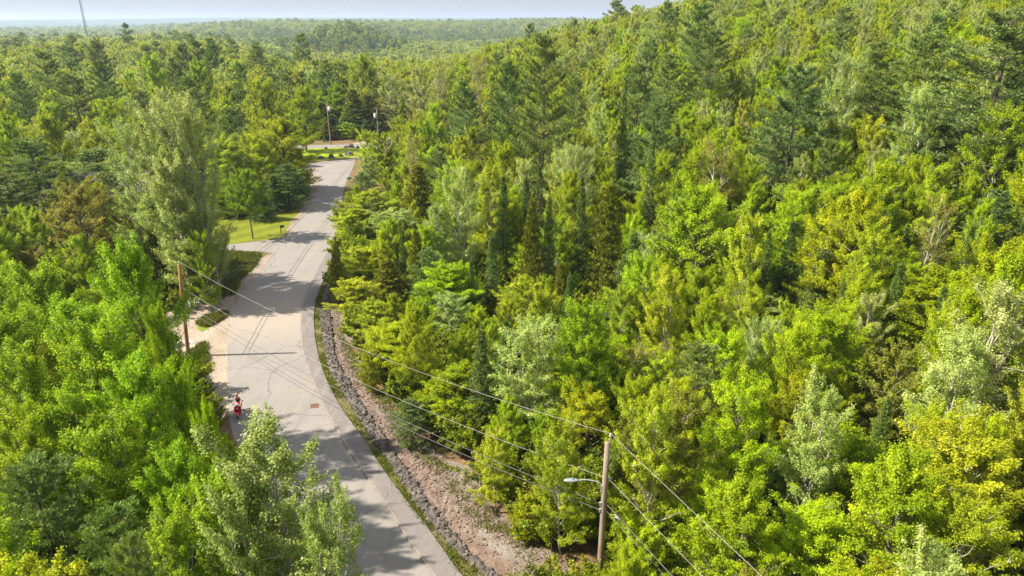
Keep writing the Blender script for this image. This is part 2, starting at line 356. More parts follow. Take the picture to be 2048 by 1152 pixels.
kerb_px = [(668, 478), (660, 492), (640, 528), (620, 570), (606, 605), (601, 640), (601, 668), (607, 713), (625, 763), (648, 815), (683, 879), (732, 953), (781, 1026), (817, 1084), (857, 1139), (905, 1210), (955, 1290)]
left_px = [(617, 326), (630, 345), (636, 368), (628, 398), (606, 430), (578, 466), (551, 505), (529, 533), (498, 575), (474, 602), (458, 640), (455, 700), (455, 760), (458, 830), (475, 905), (505, 990), (545, 1070), (600, 1160), (665, 1290)]
rr_px = [(712, 316), (706, 335), (692, 365), (684, 400), (677, 435), (668, 478)]
kerbL = world_line(kerb_px); leftL = world_line(left_px); rrL = world_line(rr_px)
road_poly = np.vstack([leftL, kerbL[::-1], rrL[::-1][1:]])
road = sheet('road', road_poly, 0.008, M['road'])
walk_px = [(674, 478), (668, 500), (660, 528), (640, 578), (630, 612), (628, 650), (635, 703), (650, 753), (678, 810), (726, 879), (775, 953), (836, 1032), (880, 1092), (915, 1142), (975, 1215), (1040, 1300)]
walkR = world_line(walk_px)
n = 110; a, b_ = ribbon(kerbL, walkR, n)
wa = a + (b_ - a) / np.linalg.norm(b_ - a, axis=1)[:, None] * 0.14
# kerb: a real step with a top and a face towards the road
V = np.vstack([np.c_[a, np.full(n, 0.0)], np.c_[a, np.full(n, 0.12)], np.c_[wa, np.full(n, 0.12)], np.c_[wa, np.full(n, 0.0)]])
i = np.arange(n - 1); Q = np.vstack([np.c_[i + k * n, i + 1 + k * n, i + 1 + (k + 1) * n, i + (k + 1) * n] for k in range(3)])
tag(link('kerb', quad_mesh('kerb', V, Q, [M['kerb']])), kind='structure')
V = np.vstack([np.c_[wa, np.full(n, 0.112)], np.c_[b_, np.full(n, 0.112)], np.c_[b_, np.full(n, -0.02)]])
Q = np.vstack([np.c_[i + k * n, i + 1 + k * n, i + 1 + (k + 1) * n, i + (k + 1) * n] for k in range(2)])
tag(link('pavement', quad_mesh('pavement', V, Q, [M['walk']])), kind='structure')

rip_l = world_line([(668, 545), (650, 585), (640, 625), (643, 665), (652, 718), (672, 768), (697, 805), (737, 872), (783, 931), (832, 1014), (893, 1081), (952, 1136), (1020, 1200)])
rip_r = world_line([(676, 545), (662, 585), (661, 625), (664, 665), (674, 718), (702, 768), (724, 805), (776, 885), (818, 950), (878, 1029), (936, 1105), (985, 1145), (1050, 1200)])
bank_r = world_line([(690, 560), (676, 600), (680, 650), (700, 700), (742, 765), (790, 820), (850, 905), (945, 965), (1000, 1050), (1110, 1090), (1180, 1152), (1230, 1210)])
verge_poly = np.vstack([walkR[18:], ragged(rip_r, 0.15, 5)[::-1]])
sheet('verge', verge_poly, 0.012, M['verge'])
bank_poly = np.vstack([rip_l, ragged(bank_r, 0.5, 6)[::-1]])
sheet('bank', bank_poly, 0.016, M['bank'])
a1, b1 = ribbon(rip_r, bank_r, 60)
sheet('needle_litter', np.vstack([a1[6:], ragged((a1 + (b1 - a1) * 0.30)[6:], 0.32, 8)[::-1]]), 0.020, M['needles'])
a2, b2 = ribbon(rip_l, rip_r, 80); sheet('ditch_bed', np.vstack([a2, b2[::-1]]), 0.0225, M['soil'])
# left side of the road
sheet('dirt_lot', np.vstack([[G(478, 583)], [G(440, 597)], [G(383, 606)], [G(330, 628)], [G(260, 660)], [G(280, 720)], [G(380, 800)], [G(440, 850)], leftL[9 * 6:13 * 6][::-1]]), 0.004, M['dirt'])
gl = ragged(world_line([(474, 590), (480, 563), (508, 536), (526, 512)], 6), 0.12, 3)
sheet('gravel_shoulder', np.vstack([gl, [G(549, 506)], leftL[7 * 6:9 * 6 + 3]]), 0.0045, M['shoulder'])
gl2 = ragged(world_line([(570, 462), (585, 442), (605, 412), (619, 385), (621, 362), (612, 345), (600, 335)], 6), 0.12, 4)
sheet('gravel_shoulder', np.vstack([gl2, leftL[0:5 * 6][::1]]), 0.0045, M['shoulder'])
sheet('driveway', np.vstack([[G(300, 492)], world_line([(380, 498), (450, 490), (523, 482), (562, 477), (580, 468)], 5), [G(556, 500)], [G(549, 507)], world_line([(529, 504), (494, 502), (451, 502), (380, 512)], 5), [G(300, 508)]]), 0.0125, M['drive'])
sheet('lawn', np.vstack([[G(330, 488)], world_line([(380, 497), (450, 489), (523, 481), (561, 476)], 5), gl2[:-6], [G(560, 340)], [G(480, 375)], [G(400, 410)], [G(330, 440)]]), 0.0, M['lawn'])
sheet('grass_verge', np.vstack([[G(330, 512)], world_line([(380, 513), (451, 503), (494, 503), (526, 506)], 5), gl[::-1], [G(440, 597)], [G(383, 604)], [G(330, 622)]]), 0.0, M['meadow'])
sheet('grass_patch', ragged(smooth_line([G(*p) for p in [(392, 648), (410, 634), (450, 624), (458, 630), (440, 642), (415, 655), (400, 662), (392, 648)]]), 0.2, 9, 0.5)[:-1], 0.009, M['meadow'])
sheet('grass_patch', ragged(smooth_line([G(*p) for p in [(380, 705), (400, 690), (412, 680), (415, 700), (418, 740), (400, 770), (370, 740), (380, 705)]]), 0.2, 10, 0.5)[:-1], 0.009, M['meadow'])
# far end
sheet('far_lawn', [G(*p) for p in [(560, 300), (605, 297), (680, 294), (745, 295), (770, 310), (712, 315), (660, 319), (616, 324), (560, 326)]], 0.004, M['lawn2'])
sheet('crossing_road', [G(*p) for p in [(480, 297), (605, 291), (700, 288), (760, 286), (860, 284), (860, 292), (760, 296), (690, 294.5), (605, 297.5), (480, 304)]], 0.013, M['drive'])
sheet('cleared_dirt', [G(*p) for p in [(700, 288.5), (735, 281), (775, 274), (830, 276), (830, 284), (760, 286)]], 0.009, M['dirt'])

# ------------------------------------------------------------------ loose rock, litter and grass (nobody could count it)
def pts_between(A, B, m, rg, lo=0.0, hi=1.0, trange=(0, 1)):
    a, b = ribbon(A, B, 400); k = rg.uniform(trange[0], trange[1], m) * 398; i0 = k.astype(int); f = (k - i0)[:, None]
    pa = a[i0] * (1 - f) + a[i0 + 1] * f; pb = b[i0] * (1 - f) + b[i0 + 1] * f; s = rg.uniform(lo, hi, m)[:, None]
    return pa * (1 - s) + pb * s
ico = bmesh.new(); bmesh.ops.create_icosphere(ico, subdivisions=1, radius=1.0); ICV = np.array([v.co[:] for v in ico.verts]); ICF = np.array([[v.index for v in f.verts] for f in ico.faces]); ico.free()
def rocks(name, P, S, seed, mat, flat=0.7, zbase=0.0):
    rg = np.random.default_rng(seed); m = len(P)
    V = ICV[None] * (1 + rg.uniform(-0.38, 0.30, (m, 12, 1)))
    V = V * (S[:, None, None] * np.stack([rg.uniform(0.7, 1.35, m), rg.uniform(0.6, 1.1, m), rg.uniform(0.5, 0.95, m) * flat], -1)[:, None, :])
    a = rg.uniform(0, 6.28, m); ti = rg.uniform(-0.5, 0.5, m); ca, sa = np.cos(a), np.sin(a)
    z = V[..., 2] * np.cos(ti)[:, None] + V[..., 0] * np.sin(ti)[:, None]; x = V[..., 0] * np.cos(ti)[:, None] - V[..., 2] * np.sin(ti)[:, None]; y = V[..., 1]
    W_ = np.stack([x * ca[:, None] - y * sa[:, None] + P[:, 0:1], x * sa[:, None] + y * ca[:, None] + P[:, 1:2], z + zbase + S[:, None] * 0.25], -1).reshape(-1, 3)
    Fc = (ICF[None] + (np.arange(m) * 12)[:, None, None]).reshape(-1, 3)
    me = bpy.data.meshes.new(name); me.from_pydata(W_.tolist(), [], Fc.tolist()); me.polygons.foreach_set('use_smooth', np.zeros(len(me.polygons), bool)); me.materials.append(mat); return link(name, me)
rg = np.random.default_rng(11)
P = pts_between(rip_l, rip_r, 3600, rg, 0.08, 0.92)
tag(rocks('riprap', P, 0.07 + 0.19 * rg.uniform(0, 1, len(P)) ** 1.5, 1, M['rock'], 0.95), 'dark broken stone filling the drainage ditch beside the path', kind='stuff')
P = pts_between(rip_r, bank_r, 9000, rg, 0.0, 1.0) ; P = P[rg.uniform(0, 1, len(P)) < 0.35 + 0.65 * (np.sin(P[:, 0] * 0.8) + np.sin(P[:, 1] * 0.6) > -0.2)]
tag(rocks('gravel', P, rg.uniform(0.25, 1, len(P)) ** 2 * 0.16, 2, M['rock2'], 0.6), 'pinkish gravel scattered over the bank above the ditch', kind='stuff')

def blades(name, P, seed, h=0.3, per=9, wd=0.05, mat=None, spread=0.14, zoff=None):
    rg = np.random.default_rng(seed); m = len(P); C = np.repeat(np.c_[P, np.zeros(m) if zoff is None else zoff], per, 0)
    hh = h * rg.uniform(0.5, 1.25, len(C)); U = np.c_[rg.normal(0, 0.42, (len(C), 2)), np.ones(len(C))]
    C[:, :2] += rg.normal(0, spread, (len(C), 2)); C[:, 2] += hh * 0.45
    V, Q = leaves_vq(C, U, rg.normal(0, 1, (len(C), 3)), hh, np.full(len(C), wd) * rg.uniform(0.6, 1.4, len(C)))
    tint = np.clip(np.repeat(rg.uniform(0.15, 0.8, m), per) + rg.normal(0, 0.12, len(C)), 0, 1)
    return link(name, quad_mesh(name, V, Q, [mat or M['grassb']], tint=tint))
wR = walkR[18:]
P = np.vstack([pts_between(wR, rip_l, 3600, rg, 0.0, 1.0)])
P2 = pts_between(rip_r, bank_r, 900, rg, 0.5, 1.1, (0.3, 1))
keep = rg.uniform(0, 1, len(P)) < np.clip(0.25 + 0.35 * np.sin(P[:, 1] * 1.3) + 0.3 * np.sin(P[:, 1] * 0.37 + 1), 0.05, 1)
tag(blades('verge_grass', np.vstack([P[keep], P2]), 3, 0.20, 9), 'rough grass tufts along the path edge', kind='stuff')
def in_poly(px, py, poly):
    px = np.asarray(px, float); py = np.asarray(py, float); c = np.zeros(px.shape, bool); j = len(poly) - 1
    for i in range(len(poly)):
        xi, yi = poly[i]; xj, yj = poly[j]
        if yi != yj:
            hit = ((yi > py) != (yj > py)) & (px < (xj - xi) * (py - yi) / (yj - yi) + xi); c ^= hit
        j = i
    return c
def fill_poly(poly, m, rg):
    poly = np.asarray(poly); lo = poly.min(0); hi = poly.max(0); p = rg.uniform(lo, hi, (m, 2)); return p[in_poly(p[:, 0], p[:, 1], poly)]
gv = [G(*p) for p in [(400, 513), (451, 504), (524, 508), (506, 536), (478, 563), (470, 588), (440, 597), (395, 602), (340, 600)]]
gp = [G(*p) for p in [(394, 648), (412, 634), (450, 624), (456, 630), (440, 642), (415, 655)]]
gp2 = [G(*p) for p in [(380, 705), (400, 690), (412, 682), (415, 700), (418, 740), (400, 770), (370, 740)]]
tag(blades('meadow_grass', np.vstack([fill_poly(gv, 9000, rg), fill_poly(gp, 1400, rg), fill_poly(gp2, 1500, rg)]), 4, 0.38, 8, 0.07), 'long uncut grass between the driveway and the dirt lot', kind='stuff')

# ------------------------------------------------------------------ trees: shapes
LODS = {0: dict(n=1.0, L=1.0, sides=7), 1: dict(n=0.45, L=1.5, sides=5), 2: dict(n=0.13, L=2.7, sides=4), 3: dict(n=0.013, L=8.0, sides=3)}
def tree_broad(rg, H, W, cb, limbs, nleaf, L, crad, lod, el=(30, 65), top=0.35, sub=5, base=0.8, trunk_r=0.013, forks=1, droop=0.0):
    q = LODS[lod]; wood = QB(); C = []; CR = []; CA = []
    tr = trunk_r * H
    top = top * rg.uniform(0.5, 2.0); base = min(1.0, base * rg.uniform(0.8, 1.25)); W = W * rg.uniform(0.86, 1.12); skew = rg.uniform(0, 6.28)
    def wander(h0, h1, k, x0, amp):
        h = np.linspace(h0, h1, k); w = np.cumsum(rg.normal(0, amp, (k, 2)), 0); w -= w[0]; return np.c_[x0 + w, h]
    stems = []
    main = wander(0, H * 0.95, 9, np.zeros(2), H * 0.008); stems.append(main)
    wood.tube(main, tr * (1 - main[:, 2] / H) ** 0.8 + 0.015, q['sides'])
    for f in range(forks - 1):
        h0 = H * rg.uniform(0.12, 0.3); i0 = int(h0 / H * 8); az = rg.uniform(0, 6.28); sp = W * rg.uniform(0.14, 0.24)
        t = np.linspace(0, 1, 7)[:, None]; d = np.array([math.cos(az), math.sin(az)])
        P = np.c_[main[i0, :2] + d * sp * t ** 0.7, h0 + (H * rg.uniform(0.8, 0.93) - h0) * t[:, 0]]; stems.append(P)
        wood.tube(P, tr * 0.7 * (1 - t[:, 0]) ** 0.8 + 0.015, q['sides'])
    nl = limbs
    for i in range(nl):
        t = (i + rg.uniform(0.1, 0.9)) / nl; st = stems[i % len(stems)]
        h0 = H * (cb + (0.90 - cb) * t ** 1.1)
        k = np.clip(np.searchsorted(st[:, 2], h0), 1, len(st) - 1); s0 = st[k - 1]; s1 = st[k]; f = np.clip((h0 - s0[2]) / (s1[2] - s0[2] + 1e-6), 0, 1)
        p0 = s0 * (1 - f) + s1 * f; az = i * 2.399 + rg.normal(0, 0.35)
        env = base + (1 - base) * min(1, t / 0.3) if t < 0.3 else 1 - (1 - top) * ((t - 0.3) / 0.7) ** 1.25
        Rr = W / 2 * env * rg.uniform(0.60, 1.15) * (1 + 0.14 * math.cos(az - skew)) * (0.85 if len(stems) > 1 else 1)
        e = R(el[0] + (el[1] - el[0]) * t + rg.normal(0, 6)); rise = min(Rr * math.tan(e), H * 1.0 - p0[2])
        d = np.array([math.cos(az), math.sin(az), 0]); s = np.linspace(0, 1, 6)[:, None]
        P = p0 + d * Rr * s + np.array([0, 0, 1]) * rise * (s ** 0.8) - np.array([0, 0, 1]) * droop * Rr * s ** 3
        P[1:] += rg.normal(0, 0.03 * Rr, (5, 3))
        wood.tube(P, tr * 0.42 * (1 - t * 0.5) * (1 - s[:, 0]) ** 0.9 + 0.010 * q['L'] ** 0.5, 4 if lod else 5)
        side = np.array([-d[1], d[0], 0])
        for j in range(sub):
            u = rg.uniform(0.32, 1.0) if j else 1.0; b0 = P[0] * 0 + np.array([np.interp(u, s[:, 0], P[:, c]) for c in range(3)])
            off = side * rg.normal(0, 0.30) * Rr * (0.45 + 0.55 * (1 - abs(u - 0.6))) + np.array([0, 0, 1]) * rg.uniform(0.0, 0.28) * Rr + d * rg.uniform(-0.05, 0.14) * Rr
            c = b0 + off; c[2] = min(c[2], H * 1.02)
            if lod < 2: 
                ss = np.linspace(0, 1, 3)[:, None]; wood.tube(b0 + (c - b0) * ss + np.array([0, 0, 0.05 * Rr]) * ss * (1 - ss), np.array([0.02, 0.013, 0.006]) * (H / 12) * (1 + lod * 0.5), 3)
            C.append(c); CR.append(crad * rg.uniform(0.6, 1.35) * (1 - 0.3 * t)); CA.append(d * 0.75 * (1 - 0.6 * t) + side * rg.normal(0, 0.45) + np.array([0, 0, 0.38 + 0.7 * t]))
    for st in stems:
        for j in range(3): C.append(st[-1] + rg.normal(0, 0.03 * W, 3) + np.array([0, 0, -0.04 * H * j + H * 0.02])); CR.append(crad * rg.uniform(0.45, 0.75)); CA.append(np.array([0, 0, 1.0]))
    C = np.array(C); CR = np.array(CR); nN = int(nleaf * q['n']); w = CR ** 2; w /= w.sum()
    ci = rg.choice(len(C), nN, p=w); r = rg.normal(0, 1, (nN, 3)); r /= np.linalg.norm(r, axis=1)[:, None] + 1e-9; rad = rg.uniform(0, 1, nN) ** 0.45
    CA = np.array(CA); CA /= np.linalg.norm(CA, axis=1)[:, None]; al = rg.uniform(-0.9, 1.0, nN); al = np.where(rg.uniform(0, 1, nN) < 0.5, np.abs(al) ** 0.8 * np.sign(al) * 0.7, al); rp = r - CA[ci] * (r * CA[ci]).sum(1)[:, None]; rp = rp / (np.linalg.norm(rp, axis=1)[:, None] + 1e-6)
    P = C[ci] + CA[ci] * (al * CR[ci] * 1.75)[:, None] + rp * (rad * CR[ci] * 0.72 * (1.0 - 0.42 * (al + 0.9)))[:, None] + rg.normal(0, 0.19 * crad, (nN, 3))
    ax = P - np.array([0, 0, H * 0.5]); ax[:, 2] *= 0.4; ax /= np.linalg.norm(ax, axis=1)[:, None] + 1e-9
    N = r * 0.5 + ax * 0.45 + np.array([0, 0, 0.55]) + rg.normal(0, 0.45, (nN, 3)); U = np.cross(N, rg.normal(0, 1, (nN, 3)))
    Ls = L * q['L'] * rg.uniform(0.65, 1.3, nN); V, Q = leaves_vq(P, U, N, Ls, Ls * rg.uniform(0.6, 0.95, nN))
    ct = np.clip(rg.normal(0.42, 0.19, len(C)), 0, 1); tint = np.clip(ct[ci] + rg.normal(0, 0.21, nN), 0, 1)
    return wood.get(), (V, Q, tint)
def tree_conifer(rg, H, W, cb, whorls, per, tufts, nb, L, Wb, lod, kind='pine', trunk_r=0.012):
    q = LODS[lod]; wood = QB(); T = []; D = []; TC = []
    k = 10; h = np.linspace(0, H * 0.985, k); w = np.cumsum(rg.normal(0, H * 0.003, (k, 2)), 0); w -= w[0]; trunk = np.c_[w, h]
    wood.tube(trunk, trunk_r * H * (1 - h / H) ** 0.85 + 0.012, q['sides'])
    lk = {0: 1.0, 1: 0.8, 2: 0.45, 3: 0.16}[lod]; wk = {0: 1, 1: 1.0, 2: 0.75, 3: 0.45}[lod]
    nw = max(5, int(whorls * wk)); nt = max(2, int(tufts * lk)); nbb = max(2, int(nb * {0: 1, 1: 0.6, 2: 0.4, 3: 0.25}[lod])); LL = L * {0: 1, 1: 1.25, 2: 2.0, 3: 6.0}[lod]; WW = Wb * {0: 1, 1: 1.8, 2: 3.6, 3: 10}[lod]
    for i in range(nw):
        t0_ = (i + 0.3 + 0.4 * rg.uniform()) / nw
        gap = rg.uniform(0.68, 1.18) if kind == 'pine' else rg.uniform(0.88, 1.08)
        npb = per if lod < 3 else max(3, per - 1)
        for j in range(npb):
            az = j * 6.283 / npb + i * 1.9 + rg.normal(0, 0.25); t = min(0.995, max(0.0, t0_ + rg.normal(0, 0.28 if kind == 'pine' else 0.2) / nw)); z = H * (cb + (0.985 - cb) * t)
            if kind == 'pine': env = min(1, 0.18 + 1.35 * (1 - t) ** 0.80) * (0.65 + 0.35 * min(1, t / 0.22)); el = R(-2 + 36 * t ** 1.4 + rg.normal(0, 4)); cur = 0.14
            elif kind == 'cedar': env = min(1, 0.12 + 1.15 * (1 - t) ** 0.8); el = R(12 + 40 * t + rg.normal(0, 8)); cur = 0.10
            else: env = (1 - t) * 0.96 + 0.05; el = R(-16 + 42 * t + rg.normal(0, 5)); cur = 0.16
            Ln = W / 2 * env * gap * rg.uniform(0.78, 1.12)
            if kind == 'pine' and rg.uniform() < 0.10: Ln *= 0.45
            d = np.array([math.cos(az) * math.cos(el), math.sin(az) * math.cos(el), math.sin(el)]); s = np.linspace(0, 1, 5)[:, None]
            p0 = np.array([np.interp(z, h, trunk[:, 0]), np.interp(z, h, trunk[:, 1]), z])
            P = p0 + d * Ln * s + np.array([0, 0, 1]) * cur * Ln * s ** 2.2
            if lod < 3: wood.tube(P, np.linspace(0.02 + 0.006 * Ln, 0.008, 5) * (1 + 0.4 * lod), 3)
            side = np.array([-math.sin(az), math.cos(az), 0])
            m = max(2, int(nt * (0.35 + 0.65 * Ln / (W / 2)))); u = rg.uniform(0.22 if kind == 'pine' else 0.08, 1.0, m) ** 0.8; u[0] = 1.0
            base = np.stack([np.interp(u, s[:, 0], P[:, c]) for c in range(3)], -1)
            wid = (0.26 if kind != 'spruce' else 0.26) * Ln * (1.12 - u) + 0.08
            lat = rg.normal(0, 1, m) * wid
            T.append(base + side * lat[:, None] + np.array([0, 0, 1]) * (rg.uniform(-0.02, 0.06, m) * (1 if kind != 'spruce' else -1.2) * (0.6 + 0.2 * Ln))[:, None])
            D.append(d * 0.6 + side * np.sign(lat)[:, None] * 0.45 + np.array([0, 0, 0.55 if kind == 'pine' else (0.9 if kind == 'cedar' else -0.05)])); TC.append(np.full(m, rg.normal(0.42, 0.14)))
    top = trunk[-1] + np.array([0, 0, 0.02 * H]); m = 5; T.append(top + rg.normal(0, 0.05, (m, 3)) * np.array([1, 1, 3])); D.append(np.tile([0, 0, 1.0], (m, 1))); TC.append(np.full(m, 0.5))
    T = np.vstack(T); D = np.vstack(D); TC = np.concatenate(TC)
    C = np.repeat(T, nbb, 0); U = np.repeat(D, nbb, 0) + rg.normal(0, 0.55, (len(C), 3)); U /= np.linalg.norm(U, axis=1)[:, None]
    Ls = LL * rg.uniform(0.6, 1.25, len(C)); C = C + U * Ls[:, None] * 0.45 + rg.normal(0, LL * 0.25, C.shape)
    V, Q = leaves_vq(C, U, rg.normal(0, 1, C.shape) + np.array([0, 0, 0.9]), Ls, WW * rg.uniform(0.7, 1.3, len(C)))
    tint = np.clip(np.repeat(TC, nbb) + rg.normal(0, 0.15, len(C)), 0, 1)
    return wood.get(), (V, Q, tint)

SPEC = {  # nominal height, crown width
    'maple': dict(H=12.0, W=6.0, bark='bark', mat='maple'), 'birch': dict(H=12.0, W=4.9, bark='palebark', mat='birch'),
    'aspen': dict(H=13.0, W=5.4, bark='palebark', mat='aspen'), 'oak': dict(H=12.0, W=6.2, bark='bark', mat='oak'),
    'pine': dict(H=16.0, W=8.6, bark='darkbark', mat='pine'), 'spruce': dict(H=11.0, W=3.6, bark='darkbark', mat='spruce'),
    'cedar': dict(H=10.0, W=3.6, bark='darkbark', mat='cedar'), 'bare': dict(H=12.0, W=4.4, bark='palebark', mat='oak'), 'shade': dict(H=9.0, W=5.6, bark='bark', mat='maple'), 'bush': dict(H=2.4, W=3.0, bark='bark', mat='bush')}
def make_tree(sp, rg, lod):
    s = SPEC[sp]; H, W = s['H'], s['W']
    if sp == 'maple': return tree_broad(rg, H, W, 0.06, 46, 70000, 0.106, 0.46, lod, (28, 62), 0.26, 8, 0.80)
    if sp == 'birch': return tree_broad(rg, H, W, 0.07, 42, 54000, 0.098, 0.40, lod, (38, 70), 0.20, 7, 0.78, 0.008, 1)
    if sp == 'aspen': return tree_broad(rg, H, W, 0.10, 40, 42000, 0.092, 0.38, lod, (40, 72), 0.24, 8, 0.76, 0.008, 2)
    if sp == 'oak': return tree_broad(rg, H, W, 0.20, 30, 26000, 0.120, 0.42, lod, (30, 64), 0.25, 6, 0.75)
    if sp == 'pine': return tree_conifer(rg, H, W, 0.08, 16, 6, 42, 18, 0.26, 0.056, lod, 'pine')
    if sp == 'spruce': return tree_conifer(rg, H, W, 0.05, 34, 7, 12, 9, 0.20, 0.055, lod, 'spruce', 0.010)
    if sp == 'cedar': return tree_conifer(rg, H, W, 0.06, 28, 7, 13, 10, 0.25, 0.075, lod, 'cedar', 0.011)
    if sp == 'bare': return tree_broad(rg, H, W, 0.2, 30, 13000, 0.085, 0.45, lod, (35, 70), 0.3, 7, 0.8, 0.011, 2)
    if sp == 'shade': return tree_broad(rg, H, W, 0.36, 34, 46000, 0.10, 0.40, lod, (20, 62), 0.30, 8, 0.85, 0.012, 1)
    if sp == 'bush': return tree_broad(rg, H, W, 0.06, 10, 5200, 0.15, 0.42, lod, (30, 70), 0.5, 4, 0.9, 0.008, 3)
NVAR = 6
mesh_cache = {}
def tree_meshes(sp, lod, v):
    key = (sp, lod, v)
    if key not in mesh_cache:
        rgt = np.random.default_rng(1000 + sorted(SPEC).index(sp) * 97 + v * 13)   # same skeleton seed for every level of detail
        (wv, wq), (lv, lq, tint) = make_tree(sp, rgt, lod); s = SPEC[sp]
        tm = quad_mesh('trunk', wv, wq, [M[s['bark']]], smooth=True); cm = quad_mesh('crown', lv, lq, [M[s['mat']]], tint=tint)
        mesh_cache[key] = (tm, cm)
    return mesh_cache[key]
def proto_object(sp, lod, v, idx):
    rgt = np.random.default_rng(1000 + sorted(SPEC).index(sp) * 97 + v * 13)
    (wv, wq), (lv, lq, tint) = make_tree(sp, rgt, lod); s = SPEC[sp]
    V = np.vstack([wv, lv]); Q = np.vstack([wq, lq + len(wv)]); mi = np.r_[np.zeros(len(wq), int), np.ones(len(lq), int)]
    me = quad_mesh('tree_shape', V, Q, [M[s['bark']], M[s['mat']]], mi, np.r_[np.zeros(len(wq)), tint])
    return bpy.data.objects.new('%03d_tree_shape' % idx, me)

# ------------------------------------------------------------------ where the trees stand
TREES = []   # dict: sp x y z h w tint(3) name
def add_tree(sp, x, y, h, w=None, rot=None, tint=(1, 1, 1), var=None, tn='', man=False, lean=0.0, note=None):
    nom = SPEC[sp]; w = h * nom['W'] / nom['H'] if w is None else w
    TREES.append(dict(sp=sp, x=x, y=y, z=terr1(x, y) - 0.05, h=h, w=w, rot=prand.uniform(0, 6.28) if rot is None else rot, tint=tint, v=prand.randrange(NVAR) if var is None else var, tn=tn, man=man, lean=lean, note=note))
prand = random.Random(5)
TN = {'': (1, 1, 1), 'yellow': (1.0, 1.05, 0.85), 'lime': (0.97, 1.10, 0.9), 'fresh': (0.80, 1.02, 0.8), 'deep': (0.78, 0.90, 0.78), 'pale': (1.10, 1.14, 1.30), 'grey': (1.06, 1.08, 1.40), 'orange': (1.0, 0.90, 0.9), 'brown': (1.02, 0.98, 0.8), 'blue': (0.88, 0.97, 1.25), 'olive': (0.93, 0.98, 0.85)}
def at_top(px, py, d):
    r = ray(px, py); t = d / r[1]; return r[0] * t, r[1] * t, CAMZ + r[2] * t
def man(sp, px, py, d, wpx=None, tn='', note=None, **k):
    """a tree whose tip is measured in the photo and which stands d metres ahead"""
    x, y, zt = at_top(px, py, d); h = max(2.0, zt - terr1(x, y)); fw = y * math.cos(PITCH) + (CAMZ - zt) * math.sin(PITCH)
    w = None if wpx is None else wpx / F * fw
    add_tree(sp, x, y, h, w, tint=TN[tn], tn=tn, man=True, note=note, **k)

# left of the road, near
man('maple', 243, 488, 40, 190, 'fresh', var=0)
man('maple', 296, 606, 37.5, 95, 'fresh', var=1)
man('maple', 85, 530, 43, 190, 'fresh', var=2)
man('maple', 180, 640, 34, 210, 'fresh', var=3)
man('maple', 360, 745, 32.0, 95, 'fresh', var=2)
man('maple', 270, 710, 31, 200, 'fresh', var=0)
man('maple', 405, 800, 29.5, 80, 'fresh', var=1)
man('birch', 30, 700, 32, 190, 'fresh', var=1)
man('maple', 110, 770, 29, 210, 'fresh', var=1)
man('maple', 230, 850, 27, 230, 'deep', var=3)
man('maple', 350, 890, 26, 180, 'fresh', var=0)
man('pine', 55, 930, 24, 300, '', var=1)
man('pine', 215, 1010, 22, 260, 'deep', var=2)
man('birch', 330, 1040, 21, 170, 'deep', var=0)
man('pine', 255, 1085, 18, 190, '', var=3)
man('aspen', 530, 862, 22.5, 350, 'deep', var=0, rot=0.6)
man('aspen', 655, 985, 20.0, 210, 'deep', var=4, rot=2.0)
man('aspen', 470, 960, 21.0, 220, 'deep', var=2)
man('birch', 430, 950, 22.0, 190, 'fresh', var=2)
man('maple', 0, 620, 38, 200, 'fresh', var=0)
man('maple', 10, 860, 27, 220, 'deep', var=3)
# left, around the house and the driveway
man('oak', 140, 372, 71, 170, 'orange', var=1)
man('oak', 250, 395, 76, 130, 'olive', var=2)
man('oak', 60, 500, 62, 110, 'orange', var=0)
man('pine', 55, 280, 92, 190, '', var=0)
man('pine', 190, 300, 101, 200, '', var=1)
man('pine', 5, 345, 84, 160, '', var=3)
man('aspen', 252, 252, 71, 125, 'pale', var=1)
man('aspen', 303, 214, 70, 150, 'pale', var=4)
man('aspen', 350, 204, 69, 160, 'grey', var=5)
man('aspen', 328, 290, 67, 150, 'pale', var=2)
man('aspen', 382, 236, 68, 100, 'pale', var=3)
man('cedar', 378, 440, 68, 80, '', var=1)
man('spruce', 330, 440, 72, 90, 'olive', var=0)
man('cedar', 300, 455, 70, 80, 'olive', var=2)
man('maple', 398, 468, 65.5, 52, 'deep', var=3)
man('shade', 487, 345, 91.5, 82, 'deep', note='lawn', var=3)
man('maple', 560, 240, 118, 130, 'yellow', var=0)
man('birch', 505, 265, 112, 90, 'pale', var=1)
man('pine', 570, 330, 108, 100, 'deep', var=1)
man('spruce', 545, 350, 106, 60, '', var=1)
man('spruce', 520, 372, 101, 62, 'deep', var=2)
man('maple', 470, 370, 103, 70, 'deep', var=2)
man('maple', 440, 350, 105, 90, 'deep', var=1)
man('birch', 445, 280, 110, 110, 'pale', var=0)
man('spruce', 595, 345, 116, 45, 'deep', var=0)
man('cedar', 590, 300, 122, 60, 'deep', var=0)
man('pine', 215, 335, 88, 90, '', var=2)
man('birch', 165, 362, 86, 60, 'olive', var=0)
man('pine', 125, 335, 86, 100, '', var=4)
man('maple', 180, 372, 84, 60, 'olive', var=5)
man('oak', 100, 380, 82, 80, 'olive', var=3)
for px, py, d, w, tn, v in [(85, 106, 190, 95, '', 0), (190, 80, 250, 60, '', 1), (197, 124, 178, 80, 'deep', 2), (362, 92, 225, 60, 'deep', 3), (392, 84, 240, 62, '', 0), (425, 88, 235, 60, 'deep', 1), (345, 118, 195, 66, '', 2), (140, 150, 148, 115, '', 3), (372, 158, 138, 105, '', 1), (600, 72, 290, 60, '', 0), (250, 48, 420, 34, 'deep', 2), (30, 150, 150, 80, 'deep', 1), (480, 130, 190, 55, 'deep', 3)]:
    man('pine', px, py, d, w, tn, var=v)
